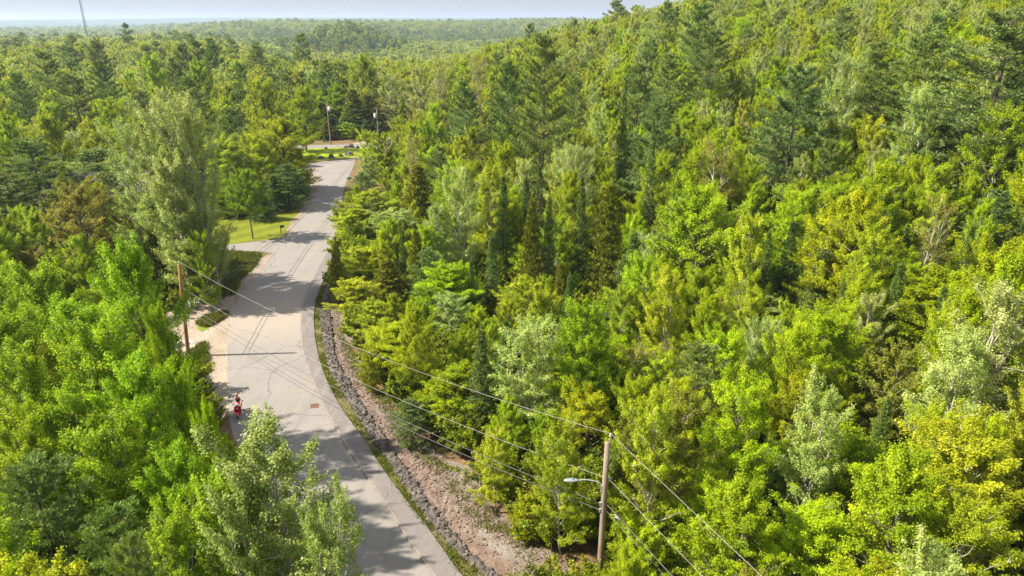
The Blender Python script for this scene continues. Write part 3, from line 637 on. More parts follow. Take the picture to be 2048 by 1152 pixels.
for px, py, d, w, tn in [(305, 112, 185, 60, 'lime'), (85, 228, 112, 80, 'yellow'), (225, 205, 125, 90, 'lime'), (15, 225, 115, 70, 'lime'), (395, 118, 185, 60, 'yellow'), (520, 165, 150, 80, ''), (600, 175, 160, 70, 'deep'), (730, 112, 215, 60, 'lime')]:
    man('maple', px, py, d, w, tn)
# wall of dark trees behind the far road
for k, (px, py, sp, tn) in enumerate([(610, 190, 'maple', 'deep'), (640, 205, 'cedar', 'deep'), (675, 185, 'maple', 'deep'), (705, 180, 'cedar', 'olive'), (735, 190, 'cedar', 'brown'), (625, 230, 'spruce', 'deep'), (690, 225, 'spruce', 'deep'), (720, 230, 'cedar', 'deep'), (655, 240, 'spruce', 'deep'), (750, 215, 'spruce', ''), (785, 150, 'aspen', 'grey'), (810, 160, 'aspen', 'brown'), (840, 130, 'aspen', 'grey'), (870, 140, 'aspen', 'pale'), (760, 200, 'oak', 'orange')]):
    man(sp, px, py, 186 + (k % 3) * 5, 62, tn)
for k, px in enumerate([596, 618, 637, 652, 676, 694, 712, 730]):
    man(('cedar', 'spruce', 'maple')[k % 3], px, 238 + (k * 7) % 15, 177 + k % 3, 38, 'deep')
# right edge of the road, mid distance
man('birch', 733, 262, 128, 42, 'pale', var=0)
man('aspen', 733, 310, 118, 60, 'pale', var=2)
man('pine', 722, 345, 112, 62, '', var=2)
man('maple', 765, 270, 122, 70, 'yellow', var=3)
man('birch', 700, 430, 86, 80, 'pale', var=3)
man('birch', 735, 380, 95, 100, 'lime', var=1)
man('aspen', 790, 420, 88, 110, 'pale', var=1)
man('birch', 720, 500, 72, 110, 'pale', var=2)
man('cedar', 775, 520, 66, 90, 'brown', var=1)
man('cedar', 835, 330, 96, 90, 'brown', var=3)
man('birch', 700, 560, 63, 90, 'pale', var=0)
man('maple', 890, 530, 62, 150, 'lime', var=0)
man('maple', 790, 640, 52.5, 150, 'yellow', var=1)
man('birch', 745, 600, 57.5, 90, 'lime', var=0)
man('pine', 818, 800, 41.5, 90, 'blue', note='small', var=0)
man('maple', 900, 735, 44, 150, 'lime', var=2)
man('aspen', 1062, 640, 42, 165, 'pale', var=1)
man('aspen', 905, 590, 57, 100, 'pale', var=0)
man('birch', 1060, 560, 58, 110, 'pale', var=1)
man('pine', 1090, 78, 98, 150, '', var=0)
man('pine', 1015, 130, 112, 90, 'deep', var=1)
man('pine', 930, 165, 122, 95, 'blue', var=2)
man('pine', 2030, 25, 72, 360, 'blue', var=0)
man('pine', 1455, 575, 60, 150, 'blue', var=2)
man('pine', 1520, 590, 57, 170, '', var=1)
man('pine', 1600, 140, 84, 190, 'blue', var=3)
man('pine', 1400, 10, 150, 130, 'deep', var=1)
man('pine', 1430, 55, 125, 130, '', var=2)
man('pine', 1760, 90, 95, 170, '', var=0)
man('pine', 1870, 60, 88, 200, '', var=2)
man('pine', 1320, 200, 92, 120, 'blue', var=3)
man('pine', 1280, 130, 120, 110, '', var=0)
man('pine', 1340, 110, 128, 100, '', var=2)
man('pine', 1150, 150, 128, 70, '', var=3)
man('aspen', 1700, 110, 90, 100, 'grey', var=1)
man('cedar', 1225, 375, 66, 85, 'brown', var=0)
man('cedar', 1065, 400, 66, 60, '', var=1)
for px, py, d, w in [(1005, 350, 74, 55), (1100, 390, 66, 50), (1165, 350, 70, 50), (1230, 330, 72, 38), (1585, 440, 62, 60), (1650, 470, 58, 75), (1540, 460, 60, 60), (1950, 450, 55, 55), (1890, 430, 57, 60), (1310, 240, 82, 40), (1250, 150, 100, 40), (985, 470, 64, 60), (940, 520, 62, 40), (1080, 300, 80, 36), (1355, 10, 220, 26)]:
    man('spruce', px, py, d, w, 'deep' if int(px) % 2 else '')
man('maple', 1420, 365, 63, 190, 'lime', var=1)
man('birch', 1500, 440, 52, 110, 'pale', var=2)
man('maple', 1445, 660, 42, 130, 'lime', var=3)
man('maple', 1650, 620, 44, 190, 'yellow', var=0)
man('maple', 1920, 540, 48, 230, 'lime', var=1)
man('aspen', 1750, 590, 46, 95, 'grey', var=0)
man('aspen', 2015, 575, 36, 240, 'grey', var=0)
man('aspen', 1940, 650, 34, 200, 'pale', var=2)
man('pine', 1560, 900, 33, 190, 'blue', var=3)
man('pine', 1260, 870, 36, 150, 'deep', var=1)
man('maple', 1700, 850, 32, 230, 'yellow', var=2)
man('maple', 1430, 960, 28.5, 190, 'lime', var=0)
man('maple', 1620, 1010, 26, 230, 'lime', var=1)
man('maple', 1830, 930, 28, 230, 'pale', var=3)
man('birch', 1960, 880, 27, 260, 'pale', var=0)
man('birch', 1330, 720, 42, 100, 'pale', var=3)
man('maple', 1200, 680, 46, 190, 'lime', var=2)
man('maple', 1050, 985, 32, 60, '', note='small', var=1)
man('maple', 1290, 1060, 27, 130, 'lime', var=2)
man('birch', 990, 860, 34.5, 90, 'grey', note='small', var=2)
man('maple', 1180, 780, 38.5, 150, '', var=3)
for px, py, d, w in [(1445, 285, 78, 130), (1290, 690, 45, 110), (825, 262, 108, 50), (955, 110, 170, 60), (880, 120, 175, 60), (1880, 400, 56, 80)]:
    man('bare', px, py, d, w)
n_manual = len(TREES)

CLEAR = [  # seen through the gaps: no filler tree may stand in front of these
    [(605, 330), (612, 318), (712, 312), (705, 340), (690, 380), (672, 420), (660, 470), (650, 520), (634, 580), (640, 640), (665, 690), (720, 760), (775, 830), (835, 905), (935, 965), (975, 1030), (1010, 1070), (1100, 1080), (1130, 1160), (700, 1160), (700, 1040), (590, 920), (540, 850), (470, 870), (458, 760), (430, 720), (385, 690), (378, 600), (445, 590), (470, 560), (450, 540), (450, 480), (432, 440), (505, 430), (590, 405), (618, 350)],
    [(605, 285), (770, 270), (770, 295), (745, 318), (605, 324)],
    [(630, 205), (775, 225), (775, 290), (640, 292)],
    [(1190, 875), (1235, 875), (1225, 1152), (1190, 1152)], [(1130, 940), (1230, 940), (1230, 975), (1130, 975)],
    [(345, 520), (375, 520), (392, 700), (365, 700)],
    [(1065, 1080), (1150, 1080), (1155, 1180), (1060, 1180)],
]
KEEP_OFF = [road_poly, np.vstack([kerbL, walkR[::-1]]), bank_poly, verge_poly,
            np.array([G(*p) for p in [(300, 492), (450, 488), (562, 475), (600, 430), (622, 350), (540, 345), (430, 405), (400, 440), (400, 478), (300, 480), (300, 512), (450, 506), (530, 506), (480, 565), (470, 590), (390, 604), (320, 640), (300, 700), (420, 800), (470, 870), (560, 1000), (640, 1160), (690, 1290), (530, 470)]]),
            np.array([G(*p) for p in [(470, 305), (470, 290), (605, 287), (700, 284), (775, 272), (860, 276), (860, 298), (770, 312), (712, 330), (612, 335), (560, 328)]]),
            np.array([(-72, 84), (-46, 84), (-46, 108), (-72, 108)])]
GUARD = []
for t in TREES[:n_manual]:
    if t['y'] < 62 and t['sp'] not in ('spruce', 'aspen', 'bare'): continue
    if t['y'] > 200: continue
    a0, b0, fw = proj(t['x'], t['y'], t['z'] + t['h']); a1, b1, _ = proj(t['x'], t['y'], t['z'] + t['h'] * (0.45 if t['sp'] != 'spruce' else 0.35)); ww = t['w'] * F / fw * 0.28
    GUARD.append((t['y'], [(a0, b0 + 3), (a1 + ww, b1), (a1 - ww, b1)]))
def blocked_view(x, y, z, h, w):
    px, py, fw = proj(x, y, z + h)
    pw = w * F / fw * 0.5; _, pb, _ = proj(x, y, z + h * 0.2)
    for d, g in GUARD:
        if y > d - 1: continue
        for c in (g[0], ((g[0][0] + g[1][0] + g[2][0]) / 3, (g[0][1] + g[1][1] + g[2][1]) / 3), g[1], g[2]):
            if c[1] > py and c[1] < pb and abs(c[0] - px) < pw * min(1, 0.15 + 1.3 * (c[1] - py) / (pb - py)): return True
    for fz, fr in ((0.25, 0.42), (0.45, 0.5), (0.65, 0.45), (0.82, 0.3), (0.98, 0.08)):
        for k in (-1, -0.5, 0, 0.5, 1):
            px, py, fw = proj(x + k * w * fr, y, z + h * fz)
            for c, dm in zip(CLEAR, (999, 999, 166, 27, 27, 57, 29)):
                if y < dm and in_poly(px, py, c): return True
    return False
LIT = [[(360, 612), (470, 588), (640, 592), (650, 700), (700, 850), (740, 905), (620, 905), (540, 850), (455, 840), (380, 790), (340, 700)], [(440, 440), (600, 408), (640, 400), (672, 480), (640, 522), (545, 522), (450, 503)],
       [(700, 900), (640, 900), (720, 1000), (790, 1000)], [(605, 290), (745, 290), (700, 330), (605, 325)], [(655, 345), (640, 362), (680, 362), (690, 345)]]
LITW = [np.array([G(*p) for p in c]) for c in LIT]
def shades(x, y, h, w):
    ct = 1 / math.tan(SUN_EL); hx_, hy_ = -math.sin(SUN_AZ) * ct, -math.cos(SUN_AZ) * ct
    for f, g in ((0.3, 0.4), (0.5, 0.5), (0.7, 0.4), (0.95, 0.1)):
        for k in (-1, 0, 1):
            X_, Y_ = x + hx_ * h * f + (0.3 * w * g if k == 0 else 0), y + hy_ * h * f + k * w * g
            for c in LITW:
                if in_poly(X_, Y_, c): return True
    return False
def scatter(seed, ymin, ymax, spacing, choose, wedge=0.80, pad=12.0, view_check=True):
    r = random.Random(seed); cell = spacing; grid = {}
    for t in TREES: grid.setdefault((int(t['x'] // cell), int(t['y'] // cell)), []).append((t['x'], t['y'], 0.42 * min(t['w'], 7)))
    out = []; area = 0
    y = ymin
    cand = []
    ncand = int(1.6 * ((ymax - ymin) * ((ymin + ymax) * wedge + 2 * pad)) / (spacing ** 2))
    while len(cand) < ncand:
        yy = r.uniform(ymin, ymax); xm = wedge * yy + pad; xx = r.uniform(-wedge * ymax - pad, wedge * ymax + pad)
        if abs(xx) < xm: cand.append((xx, yy))
    cx = np.array([c[0] for c in cand]); cy = np.array([c[1] for c in cand]); bad = np.zeros(len(cand), bool)
    for p in KEEP_OFF: bad |= in_poly(cx, cy, p)
    zz = terr(cx, cy)
    for k, (xx, yy) in enumerate(cand):
        if bad[k]: continue
        gi, gj = int(xx // cell), int(yy // cell); ok = True
        for a in (-1, 0, 1):
            for b in (-1, 0, 1):
                for (ox, oy, orr) in grid.get((gi + a, gj + b), ()):
                    if (ox - xx) ** 2 + (oy - yy) ** 2 < (max(spacing * 0.72, spacing * 0.45 + orr * 0.6)) ** 2: ok = False; break
                if not ok: break
            if not ok: break
        if not ok: continue
        sp, h, w, tn = choose(r, xx, yy)
        if view_check and yy < 215:
            for sh in (1.0, 0.75, 0.5, 0.33):
                if not blocked_view(xx, yy, zz[k], h * sh, w * sh) and not (xx < 0 and shades(xx, yy, h * sh, w * sh)): break
            else: continue
            if sh < 1:
                if sh <= 0.5 and sp in ('pine', 'aspen'): sp = 'maple'
                h *= sh; w *= sh
        grid.setdefault((gi, gj), []).append((xx, yy, 0.25 * w))
        prand.seed(int(xx * 1000) ^ int(yy * 977)); add_tree(sp, xx, yy, h, w, tint=TN[tn], tn=tn)
def pick(r, table):
    t = r.uniform(0, sum(a[0] for a in table))
    for a in table:
        t -= a[0]
        if t <= 0: return a[1:]
    return table[-1][1:]
def choose_near(r, x, y):
    right = x > -18 - 0.15 * max(y - 60, 0)
    pat = float(bumps(x * 1.0 + 13, y, 17)); pat2 = float(bumps(x, y + 40, 26))
    T = [(22 + 10 * pat, 'maple', 'lime'), (9 + 4 * pat, 'maple', 'yellow'), (10, 'maple', ''), (2.5, 'maple', 'deep'), (10 + 7 * pat2, 'birch', 'lime'), (8 - 3 * pat, 'birch', 'pale'), (8 + 6 * pat2, 'aspen', 'pale'), (3, 'aspen', 'grey'),
         (5 - 4 * pat, 'pine', ''), (2.5 - 2 * pat, 'pine', 'blue'), (9 - 9 * pat, 'spruce', ''), (4 - 4 * pat, 'spruce', 'deep'), (4 - 3 * pat2, 'cedar', 'brown'), (3, 'cedar', ''), (2.5, 'oak', 'olive')]
    if not right and y < 62: T = [(16, 'maple', 'fresh'), (5, 'maple', 'lime'), (2, 'maple', 'deep'), (4, 'birch', 'fresh'), (2, 'pine', '')]
    if not right and y > 110: T = [(8, 'maple', 'lime'), (4, 'maple', 'deep'), (6, 'maple', 'yellow'), (9, 'birch', 'pale'), (5, 'birch', 'lime'), (7, 'aspen', 'pale'), (5, 'pine', ''), (3, 'cedar', 'olive'), (3, 'spruce', '')]
    dk = math.exp(-((x - 4) / 11) ** 2 - ((y - 68) / 10) ** 2) + math.exp(-((x - 27) / 8) ** 2 - ((y - 58) / 8) ** 2)
    T = T + [(45 * dk, 'spruce', 'deep'), (55 * dk, 'spruce', ''), (6 * dk, 'cedar', 'brown')]
    sp, tn = pick(r, [(max(0.0, a[0]),) + a[1:] for a in T])
    b = {'maple': (8, 13), 'birch': (8, 13), 'aspen': (10, 14.5), 'oak': (9, 13), 'pine': (8, 15), 'spruce': (5, 11), 'cedar': (6, 10)}[sp]
    h = r.uniform(*b); 
    if y < 40: h *= 0.85
    w = h * SPEC[sp]['W'] / SPEC[sp]['H'] * r.uniform(0.8, 1.15)
    return sp, h, w, tn
def choose_far(r, x, y):
    pat = float(bumps(x, y, 60)); u = x / y
    dark = 1.0 if (x + 205) ** 2 / 80 ** 2 + (y - 905) ** 2 / 120 ** 2 < 1 else 0
    ridge = 1.0 if 1250 < y < 1600 and -0.35 < u < 0.05 else 0
    T = [(7 + 4 * pat, 'maple', ''), (9, 'maple', 'lime'), (6 + 3 * pat, 'maple', 'yellow'), (3, 'maple', 'deep'), (9, 'birch', 'pale'), (9, 'aspen', 'pale'), (7 - 3 * pat, 'aspen', 'grey'),
         (2.5 - 1.5 * pat + 30 * dark + 20 * ridge, 'pine', ''), (1.5 + 30 * dark + 30 * ridge, 'spruce', ''), (3, 'cedar', 'olive'), (1.5, 'oak', 'olive')]
    sp, tn = pick(r, [(max(0.0, a[0]),) + a[1:] for a in T])
    b = {'maple': (11, 15), 'birch': (11, 15), 'aspen': (12, 16), 'oak': (11, 14), 'pine': (13, 20), 'spruce': (10, 15), 'cedar': (9, 13)}[sp]
    h = r.uniform(*b); w = h * SPEC[sp]['W'] / SPEC[sp]['H'] * r.uniform(0.95, 1.3)
    return sp, h, w, tn
scatter(21, 8, 40, 3.0, choose_near)
scatter(22, 40, 85, 2.9, choose_near)
scatter(23, 85, 210, 3.9, choose_near)
scatter(24, 210, 520, 5.8, choose_far, 0.80, 12, False)
print('trees placed', n_manual, len(TREES))

# coarse depth picture: which trees show, and how large
BW, BH = 512, 288; depth = np.full((BH, BW), 1e9); owner = np.full((BH, BW), -1, int); sx = BW / 2048
order = sorted(range(len(TREES)), key=lambda k: TREES[k]['y'])
for k in order:
    t = TREES[k]; px, pt, fw = proj(t['x'], t['y'], t['z'] + t['h']); _, pb, _ = proj(t['x'], t['y'], t['z'] + t['h'] * 0.12)
    rx = max(0.6, t['w'] * 0.44 * F / fw * sx); cy = (pt + pb) / 2 * sx; ry = max(0.6, (pb - pt) / 2 * sx); cx = px * sx
    x0, x1 = int(max(0, cx - rx)), int(min(BW, cx + rx + 1)); y0, y1 = int(max(0, cy - ry)), int(min(BH, cy + ry + 1))
    if x1 <= x0 or y1 <= y0: continue
    yy, xx = np.mgrid[y0:y1, x0:x1]; f = (yy + 0.5 - (cy - ry)) / (2 * ry)
    prof = np.sqrt(np.clip(1 - (2 * f - 1) ** 2, 0, 1)) if t['sp'] in ('maple', 'birch', 'aspen', 'oak', 'shade') else np.clip(f * 1.1, 0, 1)
    m = (np.abs(xx + 0.5 - cx) < rx * prof + 0.4) & (fw < depth[y0:y1, x0:x1])
    depth[y0:y1, x0:x1][m] = fw; owner[y0:y1, x0:x1][m] = k
cnt = np.bincount(owner[owner >= 0], minlength=len(TREES)); idv = np.argwhere(owner >= 0)
cenx = np.zeros(len(TREES)); ceny = np.zeros(len(TREES)); ow = owner[owner >= 0]
np.add.at(cenx, ow, idv[:, 1]); np.add.at(ceny, ow, idv[:, 0]); cenx = cenx / np.maximum(cnt, 1) / sx; ceny = ceny / np.maximum(cnt, 1) / sx
rank = sorted(range(len(TREES)), key=lambda k: -(cnt[k] + (1e6 if TREES[k]['man'] else 0)))
single = []; per_kind = {}
for k in rank:
    sp = TREES[k]['sp']
    if cnt[k] < 9 and not TREES[k]['man']: continue
    if per_kind.get(sp, 0) >= 250 or len(single) >= 560: continue
    per_kind[sp] = per_kind.get(sp, 0) + 1; single.append(k)
print('individual', len(single), per_kind)

# ------------------------------------------------------------------ labels for the single trees
NOUN = {'bare': 'thin budding tree', 'shade': 'shade tree', 'maple': 'maple', 'birch': 'birch', 'aspen': 'aspen', 'oak': 'young oak', 'pine': 'white pine', 'spruce': 'spruce', 'cedar': 'cedar'}
ADJ = {('maple', ''): 'mid green leafy', ('maple', 'lime'): 'bright lime green', ('maple', 'yellow'): 'yellow-green', ('maple', 'deep'): 'deep green', ('maple', 'pale'): 'pale green', ('maple', 'olive'): 'olive tinted'}
GEN = {'': 'green', 'fresh': 'fresh green', 'lime': 'bright green', 'yellow': 'yellowish', 'deep': 'dark', 'pale': 'pale green', 'grey': 'silvery grey-green', 'orange': 'tan-yellow', 'brown': 'brownish', 'blue': 'blue-green', 'olive': 'olive'}
ZONES = [(120, 120, 'in the far forest near the radio tower'), (320, 110, 'in the far forest past the silvery aspens'), (520, 110, 'in the far forest beyond the crossing road'), (700, 130, 'behind the far pair of utility poles'), (880, 130, 'in the valley past the crossing road'),
         (60, 230, 'in the woods behind the hidden house'), (230, 220, 'just behind the silvery aspen crown'), (420, 230, 'beyond the pale aspens by the lawn'), (570, 300, 'edging the mown lawn'), (50, 400, 'beside the hidden house'), (230, 430, 'screening the blue-grey house'), (400, 440, 'by the mouth of the driveway'),
         (100, 600, 'in the near grove below the house'), (300, 640, 'close to the orange utility pole'), (100, 800, 'in the near grove, mid part'), (320, 820, 'level with the rider in the grove'), (130, 1040, 'in the near grove, bottom edge'), (420, 1040, 'beside the road bend nearest the camera'),
         (780, 300, 'lining the road near the cul-de-sac'), (760, 420, 'lining the road opposite the lawn'), (760, 560, 'lining the road opposite the driveway'), (850, 680, 'above the ditch opposite the dirt lot'), (960, 820, 'above the stony bank'), (1100, 960, 'behind the street light'),
         (1020, 230, 'around the big layered pine on the slope foot'), (1000, 420, 'in the dark spruce patch above the road'), (1080, 560, 'upslope of the pale aspen'), (1150, 720, 'next to the pale round aspen'), (1150, 120, 'on the crest edge against the horizon'), (1400, 90, 'below the crest conifers'), (1620, 80, 'high on the hill'), (1850, 90, 'high on the hill by the giant pine'),
         (1250, 280, 'on the middle slope, valley side'), (1430, 260, 'on the middle slope'), (1650, 260, 'on the slope under the hilltop pines'), (1880, 280, 'beside the giant pine'), (1230, 430, 'around the brown cedar'), (1430, 440, 'around the big lime maple'), (1630, 430, 'in the slope spruce group'), (1870, 440, 'under the giant pine'),
         (1280, 620, 'below the brown cedar'), (1480, 620, 'around the paired blue pines'), (1680, 620, 'round the gold-tipped maple'), (1900, 620, 'upslope of the silvery aspen'), (1300, 800, 'behind the overhead wires'), (1480, 800, 'above the rounded blue pine'), (1680, 800, 'upslope of the yellow maple'), (1900, 800, 'around the silvery aspen'),
         (1330, 1030, 'beneath the wires by the street light pole'), (1520, 1020, 'below the rounded blue pine'), (1720, 1020, 'at the foot of the yellow maple'), (1930, 1020, 'at the foot of the silvery aspen')]
ORD = ['nearest', 'second nearest', 'third nearest', 'fourth nearest', 'fifth nearest', 'sixth nearest', 'seventh nearest', 'eighth nearest', 'ninth nearest', 'tenth nearest', 'eleventh nearest', 'twelfth nearest', 'thirteenth nearest', 'fourteenth nearest', 'fifteenth nearest']
buckets = {}
for k in single:
    t = TREES[k]; X_ = cenx[k] if cnt[k] else proj(t['x'], t['y'], t['z'] + t['h'])[0]; Y_ = ceny[k] if cnt[k] else proj(t['x'], t['y'], t['z'] + t['h'])[1]
    z = min(ZONES, key=lambda c: (c[0] - X_) ** 2 + (1.3 * (c[1] - Y_)) ** 2)
    buckets.setdefault((t['sp'], t['tn'], z[2]), []).append((math.hypot(t['x'], t['y']), k))
LABEL = {}
for (sp, tn, ph), lst in buckets.items():
    lst.sort(); adj = ADJ.get((sp, tn), GEN[tn])
    for i, (_, k) in enumerate(lst):
        o = '' if len(lst) == 1 else (ORD[min(i, 14)] + ' ')
        LABEL[k] = f"{o}{adj} {NOUN[sp]} {ph}"
for k in single:
    if TREES[k]['note'] == 'lawn': LABEL[k] = 'lone small dark green tree standing on the mown lawn'
GROUPS = {'bare': 'thin budding trees among the leafy ones', 'shade': 'trees standing on the lawn', 'maple': 'maples of the mixed forest', 'birch': 'birches of the mixed forest', 'aspen': 'aspens of the mixed forest', 'oak': 'young oaks leafing out', 'pine': 'white pines of the mixed forest', 'spruce': 'spruces of the mixed forest', 'cedar': 'cedars of the mixed forest'}
def lod_of(y, k): return 0 if y < 105 * min(k, 1.5) else (1 if y < 210 * k else 2)
for k in single:
    t = TREES[k]; s = SPEC[t['sp']]; lod = lod_of(t['y'], t['w'] / s['W'])
    root = empty(t['sp'] + '_tree', (t['x'], t['y'], t['z']), t['rot'], LABEL[k], t['sp'] + ' tree', GROUPS[t['sp']])
    root.scale = (t['w'] / s['W'], t['w'] / s['W'], t['h'] / s['H'])
    tm, cm = tree_meshes(t['sp'], lod, t['v'])
    link('trunk', tm, root); c = link('crown', cm, root); c.color = (*t['tint'], 1)

# ------------------------------------------------------------------ the rest of the forest, as masses
def instancer(name, protos, P, rot, scl, idx, label):
    coll = bpy.data.collections.new(name + '_shapes')
    for o in protos: coll.objects.link(o)
    me = bpy.data.meshes.new(name); me.vertices.add(len(P)); me.vertices.foreach_set('co', np.asarray(P, np.float32).ravel())
    for nm, ty, dat, key in (('idx', 'INT', np.asarray(idx, np.int32), 'value'), ('rot', 'FLOAT_VECTOR', np.asarray(rot, np.float32).ravel(), 'vector'), ('scl', 'FLOAT_VECTOR', np.asarray(scl, np.float32).ravel(), 'vector')):
        a = me.attributes.new(nm, ty, 'POINT'); a.data.foreach_set(key, dat)
    o = link(name, me); tag(o, label, kind='stuff')
    g = bpy.data.node_groups.new(name, 'GeometryNodeTree')
    g.interface.new_socket('Geometry', in_out='INPUT', socket_type='NodeSocketGeometry'); g.interface.new_socket('Geometry', in_out='OUTPUT', socket_type='NodeSocketGeometry')
    N = g.nodes; L_ = g.links; gi = N.new('NodeGroupInput'); go = N.new('NodeGroupOutput'); ip = N.new('GeometryNodeInstanceOnPoints'); ci = N.new('GeometryNodeCollectionInfo')
    ci.inputs['Collection'].default_value = coll; ci.inputs['Separate Children'].default_value = True; ci.inputs['Reset Children'].default_value = True
    L_.new(gi.outputs[0], ip.inputs['Points']); L_.new(ci.outputs[0], ip.inputs['Instance']); ip.inputs['Pick Instance'].default_value = True
    for nm, ty, sock in (('idx', 'INT', 'Instance Index'), ('rot', 'FLOAT_VECTOR', 'Rotation'), ('scl', 'FLOAT_VECTOR', 'Scale')):
        a = N.new('GeometryNodeInputNamedAttribute'); a.data_type = ty; a.inputs['Name'].default_value = nm
        L_.new(next(s for s in a.outputs if s.enabled and s.name == 'Attribute'), ip.inputs[sock])
    L_.new(ip.outputs[0], go.inputs[0])
    md = o.modifiers.new('scatter', 'NODES'); md.node_group = g
    return o
def mass(name, items, label):
    keys = {}; protos = []; idx = []
    for t in items:
        k = (t['sp'], t['lod'], t['v'], t['tn'])
        if k not in keys:
            base = (t['sp'], t['lod'], t['v'])
            if base not in proto_mesh: proto_mesh[base] = proto_object(*base, 0).data
            o = bpy.data.objects.new('%03d_tree_shape' % len(protos), proto_mesh[base]); o.color = (*TN[t['tn']], 1)
            keys[k] = len(protos); protos.append(o)
        idx.append(keys[k])
    P = [(t['x'], t['y'], t['z']) for t in items]; rot = [(0, 0, t['rot']) for t in items]
    scl = [(t['w'] / SPEC[t['sp']]['W'],) * 2 + (t['h'] / SPEC[t['sp']]['H'],) for t in items]
    return instancer(name, protos, P, rot, scl, idx, label)
proto_mesh = {}
ss_ = set(single); rest = []
for k, t in enumerate(TREES):
    if k in ss_: continue
    t['lod'] = 0 if t['y'] < 70 else (1 if t['y'] < 160 else (2 if t['y'] < 480 else 3))
    if t['y'] >= 120: t['v'] %= 4
    rest.append(t)
mass('forest', rest, 'mixed forest of small and half hidden trees filling the hillside and plain')
# distant forest
r = random.Random(77); far = []
def far_band(y0, y1, sp_, wedge):
    n_ = int((y1 - y0) * (y0 + y1) * wedge / sp_ ** 2); rgf = np.random.default_rng(int(y0))
    yy = np.sqrt(rgf.uniform(y0 ** 2, y1 ** 2, n_)); xx = rgf.uniform(-wedge, wedge, n_) * yy; zz = terr(xx, yy)
    for k in range(n_):
        sp, h, w, tn = choose_far(r, xx[k], yy[k])
        if sp == 'oak': sp = 'maple'
        g = max(1.0, sp_ / 8.0)
        far.append(dict(sp=sp, x=xx[k], y=yy[k], z=zz[k], h=h, w=w * g, rot=r.uniform(0, 6.28), v=r.randrange(2), tn=tn, lod=3))
far_band(520, 900, 7.6, 0.8); far_band(900, 1500, 9.0, 0.79); far_band(1500, 2600, 12.0, 0.78); far_band(2600, 4200, 19, 0.77)
mass('distant_forest', far, 'distant wooded plain and low ridges on the horizon')
# undergrowth
rgb = np.random.default_rng(31); ub = []
m = 5200; yy = rgb.uniform(12, 115, m); xx = rgb.uniform(-1, 1, m) * (0.8 * yy + 8); bad = np.zeros(m, bool)
for p in KEEP_OFF: bad |= in_poly(xx, yy, p)
xx, yy = xx[~bad], yy[~bad]; zz = terr(xx, yy)
for k in range(len(xx)):
    h = rgb.uniform(0.8, 2.6)
    if blocked_view(xx[k], yy[k], zz[k], h, h * 1.1): continue
    ub.append(dict(sp='bush', x=xx[k], y=yy[k], z=zz[k] - 0.1, h=h, w=h * rgb.uniform(0.9, 1.5), rot=rgb.uniform(0, 6.28), v=int(rgb.integers(3)), tn=['', 'lime', 'yellow', 'deep', 'brown'][int(rgb.integers(5))], lod=0 if yy[k] < 45 else 1))
mass('undergrowth', ub, 'leafy undergrowth and saplings covering the forest floor')
print('rest', len(rest), 'far', len(far), 'bushes', len(ub))

# ------------------------------------------------------------------ utility poles and wires
def pole(px, d, top_z, mat, label, r0=0.17, r1=0.12, tilt=0.0, xy=None):
    x, y = xy
    root = empty('utility_pole', (x, y, 0), 0, label, 'utility pole', 'utility poles along the road')
    P = [(0, 0, -0.3), (0, 0, top_z * 0.33), (0, 0, top_z * 0.66), (0, 0, top_z), (0, 0, top_z + 0.005)]
    tube_obj('shaft', P, [r0, r0 * 0.93, (r0 + r1) / 2, r1, 0.001], mat, root, 14)
    return root
def insulator(root, x, y, z):
    bm = bmesh.new(); cyl(bm, (x, y, z), (x, y, z + 0.16), 0.02); cyl(bm, (x, y, z + 0.12), (x, y, z + 0.20), 0.075, 0.05); cyl(bm, (x, y, z + 0.20), (x, y, z + 0.30), 0.06, 0.035)
    return bm_obj('insulator', bm, M['porcelain'], root, True)
A = np.array([4.62, 28.6]); AH = 8.95
rootA = pole(0, 0, AH, M['polewood'], 'weathered grey-brown utility pole carrying the street light arm', xy=A)
bm = bmesh.new(); box(bm, (0.14, -0.02, AH - 0.02), (0.05, 0.05, 0.5)); cyl(bm, (0.14, -0.02, AH + 0.2), (0.14, -0.02, AH + 0.32), 0.02); bm_obj('pin_bracket', bm, M['galv'], rootA)
insulator(rootA, 0.14, -0.02, AH + 0.22)
for z, xo in ((AH - 2.1, 0.18), (AH - 3.6, -0.17), (AH - 4.0, -0.18)):
    bm = bmesh.new(); box(bm, (xo, -0.05, z), (0.10, 0.10, 0.22), bev=0.01); cyl(bm, (xo * 0.4, -0.05, z), (xo * 1.3, -0.05, z), 0.03); bm_obj('clamp', bm, M['galv'], rootA)
# street light: arm and cobra head
lamp = empty('street_light', (A[0], A[1], AH - 2.5), 0, 'grey cobra-head street light on a curved arm fixed to the near utility pole', 'street light')
arm = [(-0.12, 0, -0.30), (-0.16, 0, 0.0), (-0.45, 0.05, 0.18), (-0.9, 0.1, 0.24), (-1.35, 0.12, 0.20)]
tube_obj('arm', smooth_line(arm), 0.028, M['galv'], lamp)
bm = bmesh.new(); box(bm, (-0.15, 0, -0.2), (0.08, 0.16, 0.4), bev=0.01); bm_obj('mounting_plate', bm, M['galv'], lamp)
bm = bmesh.new(); rr_ = bmesh.ops.create_uvsphere(bm, u_segments=16, v_segments=10, radius=1); bmesh.ops.scale(bm, vec=(0.40, 0.15, 0.085), verts=rr_['verts'])
for v in bm.verts:
    if v.co.z < -0.02: v.co.z = -0.02
    v.co.y *= 1.0 + 0.35 * (-v.co.x)
bmesh.ops.translate(bm, vec=(-1.66, 0.13, 0.19), verts=bm.verts); hd = bm_obj('lamp_head', bm, M['tower0'], lamp, True)
